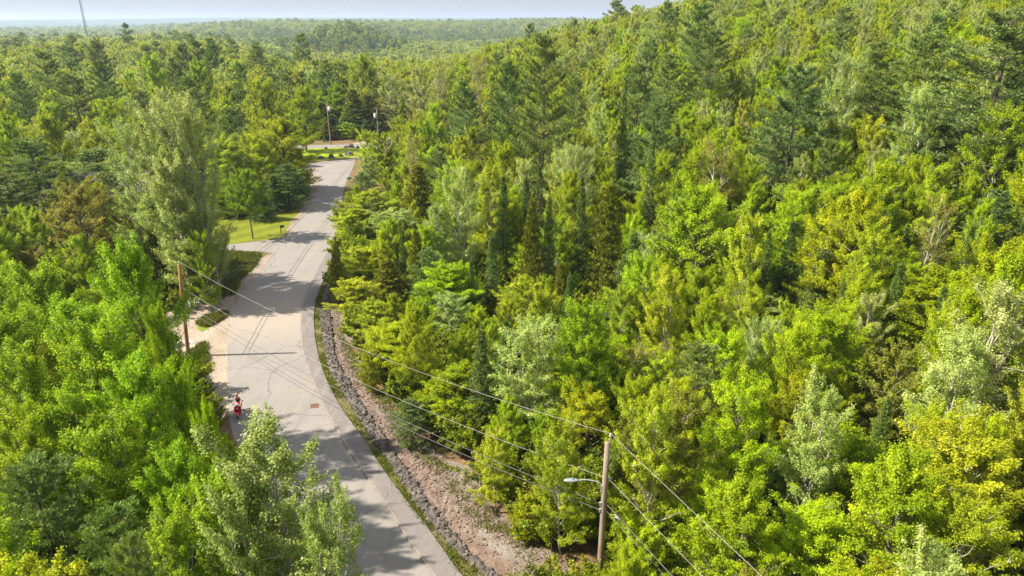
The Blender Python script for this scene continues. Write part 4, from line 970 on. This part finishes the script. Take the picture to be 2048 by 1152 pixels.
bm = bmesh.new(); rr_ = bmesh.ops.create_uvsphere(bm, u_segments=14, v_segments=8, radius=1); bmesh.ops.scale(bm, vec=(0.19, 0.11, 0.05), verts=rr_['verts']); bmesh.ops.translate(bm, vec=(-1.74, 0.13, 0.165), verts=bm.verts); bm_obj('lens', bm, M['lens'], hd, True)
bm = bmesh.new(); cyl(bm, (-1.60, 0.13, 0.26), (-1.60, 0.13, 0.33), 0.045); bm_obj('photocell', bm, M['teal'], hd, True)
Bx, By = G(377, 712); BH_ = 8.7
rootB = pole(0, 0, BH_, M['orangewood'], 'orange-brown utility pole at the edge of the dirt lot', xy=(Bx, By))
rootB.rotation_euler = (0, R(4.2), 0); insulator(rootB, 0.0, 0, BH_)
for z in (BH_ - 2.2, BH_ - 3.8):
    bm = bmesh.new(); box(bm, (0.16, 0, z), (0.10, 0.10, 0.2), bev=0.01); bm_obj('clamp', bm, M['galv'], rootB)
Cx, Cy = G(758.5, 294); Dx, Dy = G(661.5, 289.5); CH = 8.6; DH = 9.7
rootC = pole(0, 0, CH, M['polewood'], 'grey utility pole with white transformer by the cleared dirt', 0.15, 0.11, xy=(Cx, Cy))
rootD = pole(0, 0, DH, M['polewood'], 'grey utility pole with small transformer before the dark trees', 0.15, 0.11, xy=(Dx, Dy))
def transformer(root, x, z):
    bm = bmesh.new(); cyl(bm, (x, -0.05, z), (x, -0.05, z + 1.0), 0.30, 0.30, 16); cyl(bm, (x, -0.05, z + 1.0), (x, -0.05, z + 1.1), 0.32, 0.2, 16); o = bm_obj('transformer', bm, M['white'], root, True)
    bm = bmesh.new(); cyl(bm, (x, -0.05, z + 1.1), (x, -0.05, z + 1.35), 0.05); bm_obj('bushing', bm, M['porcelain'], o)
transformer(rootC, -0.48, CH - 1.9); transformer(rootD, 0.42, DH - 1.8)
insulator(rootC, 0, 0, CH); insulator(rootD, 0, 0, DH)
def wire(p, q, sag, rad, mat, label, name='overhead_wire'):
    p = np.array(p, float); q = np.array(q, float); s = np.linspace(0, 1, 40)[:, None]
    P = p + (q - p) * s; P[:, 2] -= 4 * sag * (s * (1 - s))[:, 0]
    o = tube_obj(name, P, rad, mat, None, 6); tag(o, label, 'wire', 'overhead wires strung between the poles'); return o
tA = (A[0] + 0.14, A[1] - 0.02, AH + 0.50); tB = (Bx + 0.65, By, BH_ + 0.26)
wire(tA, tB, 1.15, 0.010, M['wire'], 'topmost pale wire crossing the road between the two near poles')
wire((A[0] + 0.15, A[1], AH - 2.1), (Bx + 0.62, By, BH_ - 2.2), 1.15, 0.010, M['wire'], 'second pale wire below the top one, crossing the road')
wire((A[0] - 0.18, A[1], AH - 3.6), (Bx + 0.5, By, BH_ - 3.6), 1.0, 0.016, M['cable'], 'upper dark cable crossing the road below the pale wires')
wire((A[0] - 0.18, A[1], AH - 4.0), (Bx + 0.5, By, BH_ - 4.1), 1.1, 0.016, M['cable'], 'lowest dark cable crossing the road between near poles')
Ed = np.array([0.443, -0.897]) * 44
wire(tA, (A[0] + Ed[0], A[1] + Ed[1], 9.6), 0.5, 0.010, M['wire'], 'top wire running from the street light pole past the lower frame edge')
wire((A[0] + 0.15, A[1], AH - 2.1), (A[0] + Ed[0], A[1] + Ed[1], 7.4), 0.5, 0.010, M['wire'], 'second wire leaving the street light pole toward the viewer')
cb1 = wire((A[0] + 0.1, A[1], AH - 3.6), (A[0] + Ed[0], A[1] + Ed[1], 5.9), 0.5, 0.022, M['cable'], 'thick lashed cable with a grey splice case by the pole')
bm = bmesh.new(); d3 = Vector((Ed[0], Ed[1], -0.1)).normalized(); c0 = Vector((A[0] + 0.1, A[1], AH - 3.72)) + d3 * 1.0; cyl(bm, c0 - d3 * 0.2, c0 + d3 * 0.2, 0.05, 0.05, 12); bm_obj('splice_case', bm, M['tower0'], cb1, True)
wire((A[0] + 0.1, A[1], AH - 4.0), (A[0] + Ed[0], A[1] + Ed[1], 5.5), 0.5, 0.016, M['cable'], 'lowest cable leaving the street light pole toward the viewer')
wire((Cx, Cy, CH + 0.28), (Dx, Dy, DH + 0.28), 0.8, 0.016, M['cable'], 'top wire between the two far poles')
wire((Cx, Cy, CH - 2.2), (Dx, Dy, DH - 2.2), 0.9, 0.016, M['cable'], 'middle wire between the two far poles')
wire((Cx, Cy, CH - 3.2), (Dx, Dy, DH - 3.0), 1.0, 0.016, M['cable'], 'low wire between the two far poles')
wire((Bx + 0.38, By, BH_ - 3.9), (Cx, Cy, CH - 3.6), 2.6, 0.022, M['cable'], 'upper dark cable swinging across the road above the driveway mouth')
wire((Bx + 0.35, By, BH_ - 4.3), (Cx, Cy, CH - 4.0), 2.7, 0.022, M['cable'], 'lower dark cable swinging across the road above the driveway mouth')

# ------------------------------------------------------------------ radio tower far off
M['tower'] = plain('dull_tower_steel', (0.13, 0.13, 0.16), 0.5, 0.1, 2, 0.2)
tx, ty, _ = at_top(172, 60, 620); tz = terr1(tx, ty)
tow = empty('radio_tower', (tx, ty, tz), 0.3, 'slim steel lattice radio tower rising above the far forest', 'tower')
q = QB(); TH = 85.0; leg = [(math.cos(a) * 0.85, math.sin(a) * 0.85) for a in (0, 2.094, 4.189)]
for (lx, ly) in leg: q.tube([(lx, ly, 0), (lx, ly, TH)], [0.13, 0.13], 5)
V, Q = q.get(); link('leg_frame', quad_mesh('leg_frame', V, Q, [M['tower']]), tow)
q = QB()
for k in range(56):
    z0 = k * 1.5; z1 = z0 + 1.5
    for j in range(3):
        a, b = leg[j], leg[(j + 1) % 3]
        q.tube([(a[0], a[1], z0), (b[0], b[1], z1)], [0.05, 0.05], 3); q.tube([(a[0], a[1], z1), (b[0], b[1], z1)], [0.05, 0.05], 3)
V, Q = q.get(); link('bracing', quad_mesh('bracing', V, Q, [M['tower']]), tow)
for z in (20, 31, 44):
    bm = bmesh.new(); cyl(bm, (1.0, -0.6, z), (1.0, -0.6, z + 2.4), 0.22, 0.22, 8); bm_obj('antenna', bm, M['white'], tow)

# ------------------------------------------------------------------ house among the trees
M['siding'] = plain('blue_grey_siding', (0.13, 0.155, 0.17), 0.7, 0.1, 3)
M['roofing'] = plain('grey_shingles', (0.10, 0.092, 0.09), 0.9, 0.2, 5)
M['glass'] = plain('dark_window_glass', (0.05, 0.07, 0.09), 0.1, 0.1, 2)
M['brick'] = plain('pale_trim', (0.5, 0.45, 0.42), 0.8, 0.15, 5)
hx, hy = -57.5, 96.0
house = empty('house', (hx, hy, terr1(hx, hy)), R(14), 'two storey blue-grey house with pale trim half hidden by trees', 'house')
bm = bmesh.new(); box(bm, (0, 0, 3.0), (12, 8, 6.0)); bmesh.ops.translate(bm, vec=(0, 0, -0.1), verts=bm.verts)
for sx_ in (-6, 6):
    v = [bm.verts.new(c) for c in ((sx_, -4, 5.9), (sx_, 4, 5.9), (sx_, 0, 8.2))]; bm.faces.new(v)
bm_obj('wall', bm, M['siding'], house)
bm = bmesh.new()
for s in (-1, 1):
    vs = [bm.verts.new(c) for c in ((-6.5, s * 4.6, 5.62), (6.5, s * 4.6, 5.62), (6.5, 0, 8.32), (-6.5, 0, 8.32))]; f = bm.faces.new(vs)
rr_ = bmesh.ops.solidify(bm, geom=bm.faces[:], thickness=0.16); roof = bm_obj('roof', bm, M['roofing'], house)
bm = bmesh.new(); box(bm, (2.5, 0.8, 8.3), (0.8, 0.8, 1.2)); bm_obj('chimney', bm, M['roofing'], roof)
for (wx, wz) in ((-4.4, 4.3), (-1.6, 4.3), (1.4, 4.3), (4.4, 4.3), (-4.4, 1.7), (-1.6, 1.7), (4.4, 1.7)):
    bm = bmesh.new(); box(bm, (wx, -4.03, wz), (1.3, 0.1, 1.6)); wf = bm_obj('window', bm, M['white'], house)
    bm = bmesh.new(); box(bm, (wx - 0.28, -4.06, wz), (0.48, 0.08, 1.38)); box(bm, (wx + 0.28, -4.06, wz), (0.48, 0.08, 1.38)); bm_obj('pane', bm, M['glass'], wf)
bm = bmesh.new(); box(bm, (1.5, -4.04, 1.15), (1.1, 0.1, 2.2)); dr = bm_obj('door', bm, M['white'], house)
bm = bmesh.new(); cyl(bm, (1.9, -4.16, 1.1), (1.9, -4.08, 1.1), 0.05); bm_obj('handle', bm, M['galv'], dr)
bm = bmesh.new(); box(bm, (0, -5.2, 0.55), (9, 2.2, 0.2)); 
for k in range(3): box(bm, (3.0, -6.5 - 0.3 * k, 0.38 - 0.16 * k), (2.2, 0.3, 0.16))
for px_ in (-4.3, -1.4, 1.4, 4.3): cyl(bm, (px_, -6.2, -0.1), (px_, -6.2, 2.7), 0.08)
box(bm, (0, -5.3, 2.8), (9.4, 2.5, 0.14)); bm_obj('porch', bm, M['brick'], house)
# flag on its own pole
fx, fy = G(222, 470, 1.0)
flag = empty('flag', (fx, fy, 0), R(-10), 'red, white and blue striped flag hanging before the house', 'flag')
tube_obj('flagpole', [(0, 0, 0), (0, 0, 3.6)], 0.03, M['white'], flag)
def flag_material():
    m, n, l, b = new_mat('flag_cloth'); co = objco(n); sp = n.new('ShaderNodeSeparateXYZ'); l.new(co, sp.inputs[0])
    st = math_(n, l, 'GREATER_THAN', math_(n, l, 'FRACT', math_(n, l, 'MULTIPLY', sp.outputs[0], 6.5 / 0.8)), 0.5)
    c = mix(n, l, st, (0.55, 0.03, 0.05), (0.8, 0.78, 0.76))
    canton = math_(n, l, 'MULTIPLY', math_(n, l, 'GREATER_THAN', sp.outputs[2], 2.7), math_(n, l, 'GREATER_THAN', sp.outputs[0], 0.37))
    vo = n.new('ShaderNodeTexVoronoi'); vo.inputs['Scale'].default_value = 9; vo.inputs['Randomness'].default_value = 0.0; l.new(co, vo.inputs['Vector'])
    star = math_(n, l, 'LESS_THAN', vo.outputs['Distance'], 0.22)
    l.new(mix(n, l, canton, c, mix(n, l, star, (0.03, 0.05, 0.30), (0.8, 0.8, 0.8))), b.inputs['Base Color']); b.inputs['Roughness'].default_value = 0.8
    return m
M['flag'] = flag_material()
gx_, gz_ = np.meshgrid(np.linspace(0.03, 0.83, 14), np.linspace(2.0, 3.5, 10)); gy_ = 0.09 * np.sin(gx_ * 14) * (gx_)
V = np.c_[gx_.ravel(), gy_.ravel(), gz_.ravel()]; i0 = np.arange(9)[:, None] * 14 + np.arange(13)[None, :]
link('cloth', quad_mesh('cloth', V, np.stack([i0, i0 + 1, i0 + 15, i0 + 14], -1).reshape(-1, 4), [M['flag']], smooth=True), flag)

# ------------------------------------------------------------------ roadside things
mx, my = G(563, 470)
mb = empty('mailbox', (mx, my, 0), R(15), 'black mailbox on a dark post at the driveway corner', 'mailbox')
bm = bmesh.new(); box(bm, (0, 0, 0.55), (0.11, 0.11, 1.1)); box(bm, (0.16, 0, 1.08), (0.5, 0.1, 0.06)); bm_obj('post', bm, M['black'], mb)
bm = bmesh.new()
prof = [(-0.14, 0), (0.14, 0)] + [(0.14 * math.cos(a), 0.16 + 0.13 * math.sin(a)) for a in np.linspace(0, math.pi, 9)]
f1 = [bm.verts.new((-0.08, p[0], 1.12 + p[1])) for p in prof]; f2 = [bm.verts.new((0.50, p[0], 1.12 + p[1])) for p in prof]
bm.faces.new(f1); bm.faces.new(f2[::-1])
for k in range(len(prof)): bm.faces.new((f1[k], f1[(k + 1) % len(prof)], f2[(k + 1) % len(prof)], f2[k]))
bx_ = bm_obj('box', bm, M['black'], mb)
bm = bmesh.new(); box(bm, (0.1, -0.155, 1.35), (0.03, 0.02, 0.2)); bm_obj('signal_arm', bm, M['rust'], bx_)
for (px, py, lab) in ((629, 812, 'rusty square storm drain grate beside the kerb near the rider'), (651, 501, 'rusty storm drain grate at the kerb start opposite the driveway')):
    x, y = G(px, py); root = empty('drain_grate', (x, y, 0.012), R(12), lab, 'drain grate', 'storm drains in the road')
    bm = bmesh.new(); 
    for (cx_, cy_, a_, b2) in ((0, 0.29, 0.66, 0.07), (0, -0.29, 0.66, 0.07), (0.295, 0, 0.07, 0.51), (-0.295, 0, 0.07, 0.51)): box(bm, (cx_, cy_, 0.008), (a_, b2, 0.03))
    bm_obj('frame', bm, M['rust'], root)
    bm = bmesh.new()
    for k in range(7): box(bm, (-0.22 + k * 0.073, 0, 0.006), (0.035, 0.51, 0.02))
    bm_obj('bars', bm, M['rust'], root)
    bm = bmesh.new(); box(bm, (0, 0, 0.0), (0.52, 0.51, 0.004)); bm_obj('pit', bm, M['black'], root)
# boulders set along the cul-de-sac lawn
brg = random.Random(3)
for (px, py, s, lab) in ((642, 317, 0.62, 'pale low boulder, first of the row from the lawn edge trees'), (663, 316, 0.72, 'brown boulder, second of the row edging the far lawn'), (682, 313, 0.45, 'small grey boulder between the two larger far lawn ones'), (700, 310.5, 0.85, 'large dark boulder at the cul-de-sac end of the row'),
                         (694, 310, 0.5, 'small dark boulder leaning by the largest one'), (715, 295.5, 0.5, 'flat boulder beside the crossing road, nearest the far transformer pole'), (702, 295.8, 0.7, 'long boulder at the back of the far lawn'), (692, 295.5, 0.5, 'low boulder on the back edge of the far lawn'), (652, 297.5, 0.4, 'tiny boulder near the foot of the small-transformer pole')):
    x, y = G(px, py); bm = bmesh.new(); bmesh.ops.create_icosphere(bm, subdivisions=3, radius=1)
    o1, o2 = brg.uniform(0, 9), brg.uniform(0, 9)
    for v in bm.verts:
        k = 1 + 0.16 * math.sin(v.co.x * 3.1 + o1) + 0.14 * math.sin(v.co.y * 3.7 + o2) + 0.10 * math.sin(v.co.z * 5 + o1 + o2) + brg.uniform(-0.03, 0.03)
        v.co = Vector((v.co.x * 1.25, v.co.y * 0.9, max(-0.35, v.co.z * 0.8))) * k * s
    o = bm_obj('boulder', bm, M['rock']); o.location = (x, y, 0.2 * s); o.rotation_euler = (0, 0, brg.uniform(0, 3)); tag(o, lab, 'boulder', 'boulders edging the far lawn')
# small white marker sign on a dark post by the bank
x, y = G(1099, 1148)
sg = empty('marker_sign', (x, y, 0), R(35), 'small white marker plate on a dark post below the bank', 'sign')
bm = bmesh.new(); box(bm, (0, 0, 0.6), (0.05, 0.035, 1.2)); bm_obj('post', bm, M['black'], sg)
bm = bmesh.new(); box(bm, (0, -0.03, 1.24), (0.22, 0.012, 0.32), bev=0.004); pl = bm_obj('plate', bm, M['white'], sg)
bm = bmesh.new(); box(bm, (0, -0.038, 1.27), (0.11, 0.004, 0.035)); box(bm, (0, -0.038, 1.19), (0.14, 0.004, 0.02)); bm_obj('print', bm, M['cable'], pl)
x, y = G(701, 388)
sg = empty('street_sign', (x, y, 0), R(8), 'teal street sign poking out of roadside leaves near the cul-de-sac', 'sign')
bm = bmesh.new(); cyl(bm, (0, 0, 0), (0, 0, 2.9), 0.035); bm_obj('post', bm, M['galv'], sg)
bm = bmesh.new(); box(bm, (0, -0.05, 2.75), (0.8, 0.02, 0.3), bev=0.005); bm_obj('plate', bm, M['teal'], sg)
# survey stakes
for (px, py, lab) in ((445, 625, 'thin wooden survey stake at the grass patch on the dirt lot'), (474, 578, 'thin wooden stake at the edge of the gravel shoulder')):
    x, y = G(px, py); bm = bmesh.new(); box(bm, (0, 0, 0.42), (0.04, 0.03, 0.9)); box(bm, (0, 0, 0.82), (0.055, 0.045, 0.1)); o = bm_obj('stake', bm, M['polewood']); o.location = (x, y, 0); tag(o, lab, 'stake', 'survey stakes')
# white plastic sheet / rubble at the edge of the dirt lot
def crumple(name, px, py, sx_, sy_, sz_, seed, lab, mat):
    x, y = G(px, py); bm = bmesh.new(); bmesh.ops.create_icosphere(bm, subdivisions=3, radius=1); rr = random.Random(seed)
    for v in bm.verts:
        k = 1 + rr.uniform(-0.18, 0.18) + 0.2 * math.sin(v.co.x * 5 + seed); v.co = Vector((v.co.x * sx_ * k, v.co.y * sy_ * k, max(-0.02, v.co.z * sz_ * k)))
    o = bm_obj(name, bm, mat); o.location = (x, y, 0.02); o.rotation_euler = (0, 0, rr.uniform(-0.3, 0.3)); tag(o, lab, name.replace('_', ' '))
crumple('plastic_sheet', 391, 606, 0.95, 0.55, 0.28, 1, 'crumpled white plastic sheet at the back of the dirt lot', M['white'])
crumple('plastic_bag', 381, 686, 0.32, 0.30, 0.22, 2, 'white plastic bag lying by the orange pole foot', M['white'])
crumple('stone_block', 388, 708, 0.28, 0.22, 0.22, 3, 'cream stone block in the grass by the orange pole', M['brick'])
rg = np.random.default_rng(55); P = pts_between(world_line([(383, 607), (440, 596), (476, 583)]), world_line([(380, 612), (440, 601), (474, 588)]), 260, rg)
tag(rocks('rubble', P, rg.uniform(0.04, 0.16, len(P)), 5, M['rock2'], 0.7), 'pale rubble line along the back edge of the dirt lot', kind='stuff')
P = np.vstack([fill_poly([G(*p) for p in [(383, 606), (470, 590), (455, 760), (400, 770), (370, 700)]], 700, rg)])
tag(rocks('loose_stones', P, rg.uniform(0.015, 0.06, len(P)), 6, M['rock2'], 0.7), 'small stones strewn over the dirt lot', kind='stuff')

# ------------------------------------------------------------------ rider on a red scooter, coming up the road
M['skin'] = plain('bare_skin', (0.56, 0.30, 0.20), 0.55, 0.06, 4); M['top'] = plain('black_top', (0.012, 0.014, 0.016), 0.8, 0.2, 10)  # bare skin in its own tone, slightly varied
M['pink'] = plain('pink_shorts', (0.75, 0.05, 0.17), 0.7, 0.1, 8); M['hair'] = plain('blonde_hair', (0.42, 0.27, 0.13), 0.6, 0.3, 14)
M['red'] = plain('red_paint', (0.62, 0.015, 0.05), 0.25, 0.06, 4); M['tyre'] = plain('tyre_rubber', (0.02, 0.02, 0.02), 0.8, 0.2, 8); M['amber'] = plain('amber_lens', (0.85, 0.33, 0.04), 0.25, 0.1, 4)
M['shoe'] = plain('orange_shoe', (0.75, 0.28, 0.08), 0.6, 0.1, 6)
sxp, syp = G(479, 829); RZ = R(14)
sc_ = empty('scooter', (sxp, syp, 0.01), RZ, 'red motor scooter ridden toward the viewer at the road edge', 'scooter')
def wheel(y):
    bm = bmesh.new()
    for k in range(24):
        a0, a1 = 2 * math.pi * k / 24, 2 * math.pi * (k + 1) / 24; ring = []
        for a in (a0, a1): ring.append([bm.verts.new((0.05 * math.cos(b), y + (0.17 + 0.05 * math.sin(b)) * math.cos(a), 0.22 + (0.17 + 0.05 * math.sin(b)) * math.sin(a))) for b in np.linspace(0, 2 * math.pi, 8, endpoint=False)])
        for j in range(8): bm.faces.new((ring[0][j], ring[0][(j + 1) % 8], ring[1][(j + 1) % 8], ring[1][j]))
    bmesh.ops.remove_doubles(bm, verts=bm.verts, dist=1e-4); w = bm_obj('wheel', bm, M['tyre'], sc_, True)
    bm = bmesh.new(); cyl(bm, (-0.04, y, 0.22), (0.04, y, 0.22), 0.13, 0.13, 16); bm_obj('rim', bm, M['galv'], w)
wheel(-0.65); wheel(0.62)
def loft(name, secs, mat, parent, smooth=True):
    """secs: list of (y, z, halfwidth, halfheight) oval sections"""
    bm = bmesh.new(); rings = []
    for (y, z, hw, hh) in secs: rings.append([bm.verts.new((hw * math.cos(a), y, z + hh * math.sin(a))) for a in np.linspace(0, 2 * math.pi, 14, endpoint=False)])
    for r0, r1 in zip(rings, rings[1:]):
        for j in range(14): bm.faces.new((r0[j], r0[(j + 1) % 14], r1[(j + 1) % 14], r1[j]))
    bm.faces.new(rings[0]); bm.faces.new(rings[-1][::-1]); return bm_obj(name, bm, mat, parent, smooth)
loft('front_fender', [(-0.90, 0.36, 0.05, 0.03), (-0.80, 0.46, 0.09, 0.05), (-0.65, 0.50, 0.11, 0.06), (-0.50, 0.44, 0.08, 0.05)], M['red'], sc_)
bm = bmesh.new(); vsl = []
for (z, y, hw) in ((0.28, -0.42, 0.17), (0.45, -0.50, 0.24), (0.68, -0.52, 0.28), (0.88, -0.50, 0.24), (1.0, -0.46, 0.16)):
    vsl.append([bm.verts.new((hw * k, y + 0.10 * k * k, z)) for k in np.linspace(-1, 1, 9)])
for r0, r1 in zip(vsl, vsl[1:]):
    for j in range(8): bm.faces.new((r0[j], r0[j + 1], r1[j + 1], r1[j]))
bmesh.ops.solidify(bm, geom=bm.faces[:], thickness=0.05); bm_obj('leg_shield', bm, M['red'], sc_, True)
loft('rear_body', [(0.05, 0.42, 0.14, 0.16), (0.3, 0.52, 0.20, 0.22), (0.62, 0.58, 0.21, 0.20), (0.92, 0.62, 0.10, 0.09)], M['red'], sc_)
bm = bmesh.new(); box(bm, (0, -0.16, 0.28), (0.34, 0.56, 0.08), bev=0.02); bm_obj('floorboard', bm, M['black'], sc_)
loft('seat', [(-0.02, 0.72, 0.10, 0.04), (0.25, 0.77, 0.15, 0.05), (0.6, 0.79, 0.15, 0.05), (0.85, 0.79, 0.08, 0.03)], M['black'], sc_)
bm = bmesh.new(); cyl(bm, (0, -0.65, 0.22), (0, -0.40, 1.02), 0.04); cyl(bm, (-0.33, -0.32, 1.04), (0.33, -0.32, 1.04), 0.02); cyl(bm, (0, -0.40, 1.0), (0, -0.32, 1.04), 0.04); hb = bm_obj('handlebar', bm, M['black'], sc_)
bm = bmesh.new(); box(bm, (0, -0.43, 1.07), (0.22, 0.14, 0.14), bev=0.03); bm_obj('handlebar_cover', bm, M['white'], sc_)
bm = bmesh.new(); cyl(bm, (0, -0.56, 0.80), (0, -0.50, 0.80), 0.075, 0.08, 16); bm_obj('headlight', bm, M['amber'], sc_)
for s in (-1, 1):
    bm = bmesh.new(); cyl(bm, (s * 0.33, -0.32, 1.04), (s * 0.40, -0.22, 1.24), 0.01); box(bm, (s * 0.40, -0.22, 1.28), (0.10, 0.03, 0.08), bev=0.01); bm_obj('mirror', bm, M['black'], sc_)
per = empty('person', (sxp, syp, 0.01), RZ, 'person with blonde hair and sunglasses in black top and pink shorts riding a scooter', 'person')
def skin_mesh(name, verts, edges, radii, mat, parent, sub=2, root=0):
    me = bpy.data.meshes.new(name); me.from_pydata(verts, edges, []); o = link(name, me, parent); me.materials.append(mat)
    sk = o.modifiers.new('skin', 'SKIN'); sk.use_smooth_shade = True
    lay = me.skin_vertices[0].data
    for k, r_ in enumerate(radii): lay[k].radius = (r_, r_) if np.isscalar(r_) else r_; lay[k].use_root = (k == root)
    sb = o.modifiers.new('sub', 'SUBSURF'); sb.levels = sub; sb.render_levels = sub; return o
Vv = []; Ee = []; Rr_ = []
def jn(p, r_, par=None):
    Vv.append(p); Rr_.append(r_); k = len(Vv) - 1
    if par is not None: Ee.append((par, k))
    return k
pel = jn((0, 0.20, 0.92), (0.165, 0.13)); wst = jn((0, 0.17, 1.10), (0.125, 0.10), pel); chs = jn((0, 0.10, 1.32), (0.16, 0.115), wst); nk0 = jn((0, 0.05, 1.47), (0.075, 0.065), chs); nk = jn((0, 0.02, 1.55), 0.052, nk0)
h1 = jn((0, 0.0, 1.64), (0.075, 0.088), nk); h2 = jn((0, 0.0, 1.73), (0.078, 0.092), h1); h3 = jn((0, 0.01, 1.80), (0.05, 0.06), h2)
for s in (-1, 1):
    sh = jn((s * 0.17, 0.07, 1.42), 0.058, chs); elb = jn((s * 0.25, -0.03, 1.18), 0.040, sh); wr = jn((s * 0.27, -0.26, 1.09), 0.027, elb); pm = jn((s * 0.265, -0.31, 1.085), (0.036, 0.022), wr)
    for k, (dx_, ln_) in enumerate(((-0.030, 0.85), (-0.010, 1.0), (0.010, 0.95), (0.030, 0.75))):
        f1_ = jn((s * 0.265 + dx_, -0.355, 1.075), 0.010, pm); f2_ = jn((s * 0.265 + dx_, -0.365, 1.075 - 0.035 * ln_), 0.009, f1_); jn((s * 0.265 + dx_, -0.335, 1.075 - 0.055 * ln_), 0.008, f2_)
    t1_ = jn((s * 0.225, -0.31, 1.06), 0.011, pm); jn((s * 0.225, -0.335, 1.035), 0.009, t1_)
    hip = jn((s * 0.10, 0.16, 0.88), 0.098, pel); kn = jn((s * 0.19, -0.26, 0.82), 0.062, hip); an = jn((s * 0.15, -0.22, 0.42), 0.038, kn); jn((s * 0.16, -0.36, 0.37), 0.034, an)
body = skin_mesh('body', Vv, Ee, Rr_, M['skin'], per)
skin_mesh('tank_top', [(0, 0.20, 0.98), (0, 0.17, 1.12), (0, 0.10, 1.34), (0, 0.07, 1.40)], [(0, 1), (1, 2), (2, 3)], [(0.172, 0.135), (0.14, 0.115), (0.172, 0.13), (0.13, 0.10)], M['top'], per)
for s in (-1, 1): tube_obj('strap', smooth_line([(s * 0.09, -0.02, 1.38), (s * 0.10, 0.03, 1.475), (s * 0.09, 0.15, 1.40)]), 0.014, M['top'], per)
skin_mesh('shorts', [(0, 0.20, 0.96), (0, 0.18, 0.88), (0.12, 0.10, 0.875), (0.17, -0.10, 0.855), (-0.12, 0.10, 0.875), (-0.17, -0.10, 0.855)], [(0, 1), (1, 2), (2, 3), (1, 4), (4, 5)], [(0.18, 0.14), 0.16, 0.118, 0.10, 0.118, 0.10], M['pink'], per)
skin_mesh('hair', [(0, 0.03, 1.83), (0, 0.05, 1.76), (0, 0.09, 1.66), (0.02, 0.12, 1.52), (0.03, 0.12, 1.42)], [(0, 1), (1, 2), (2, 3), (3, 4)], [(0.075, 0.07), (0.098, 0.10), (0.09, 0.06), (0.075, 0.04), (0.04, 0.025)], M['hair'], per)
bm = bmesh.new()
for s in (-1, 1):
    rr_ = bmesh.ops.create_uvsphere(bm, u_segments=12, v_segments=8, radius=1); bmesh.ops.scale(bm, vec=(0.032, 0.014, 0.024), verts=rr_['verts']); bmesh.ops.translate(bm, vec=(s * 0.036, -0.088, 1.715), verts=rr_['verts'])
box(bm, (0, -0.094, 1.72), (0.03, 0.01, 0.008)); box(bm, (-0.072, -0.04, 1.72), (0.006, 0.1, 0.01)); box(bm, (0.072, -0.04, 1.72), (0.006, 0.1, 0.01)); bm_obj('sunglasses', bm, M['black'], per)
bm = bmesh.new(); cyl(bm, (0, -0.085, 1.70), (0, -0.108, 1.672), 0.010, 0.016, 8); bm_obj('nose', bm, M['skin'], body, True)
bm = bmesh.new(); box(bm, (0, -0.088, 1.643), (0.045, 0.012, 0.010), bev=0.003); bm_obj('mouth', bm, M['red'], body)
for s in (-1, 1):
    bm = bmesh.new(); rr_ = bmesh.ops.create_uvsphere(bm, u_segments=8, v_segments=6, radius=1); bmesh.ops.scale(bm, vec=(0.012, 0.02, 0.03), verts=rr_['verts']); bmesh.ops.translate(bm, vec=(s * 0.082, 0.0, 1.695), verts=rr_['verts']); bm_obj('ear', bm, M['skin'], body, True)
    skin_mesh('shoe', [(s * 0.15, -0.20, 0.37), (s * 0.155, -0.30, 0.355), (s * 0.16, -0.42, 0.345)], [(0, 1), (1, 2)], [0.045, (0.045, 0.035), (0.04, 0.025)], M['shoe'], per)

# ------------------------------------------------------------------ air
bm = bmesh.new(); box(bm, (0, 7900, 32), (28500, 16600, 150))
haze = bm_obj('haze', bm, []); tag(haze, 'thin pale haze over the far plain', kind='stuff')
hm = bpy.data.materials.new('haze'); hm.use_nodes = True; hn = hm.node_tree.nodes; hl = hm.node_tree.links
hn.remove(hn['Principled BSDF']); pv = hn.new('ShaderNodeVolumePrincipled'); pv.inputs['Color'].default_value = (0.56, 0.68, 0.88, 1); pv.inputs['Density'].default_value = 0.00014; pv.inputs['Anisotropy'].default_value = 0.2
hl.new(pv.outputs[0], hn['Material Output'].inputs['Volume']); haze.data.materials.append(hm)
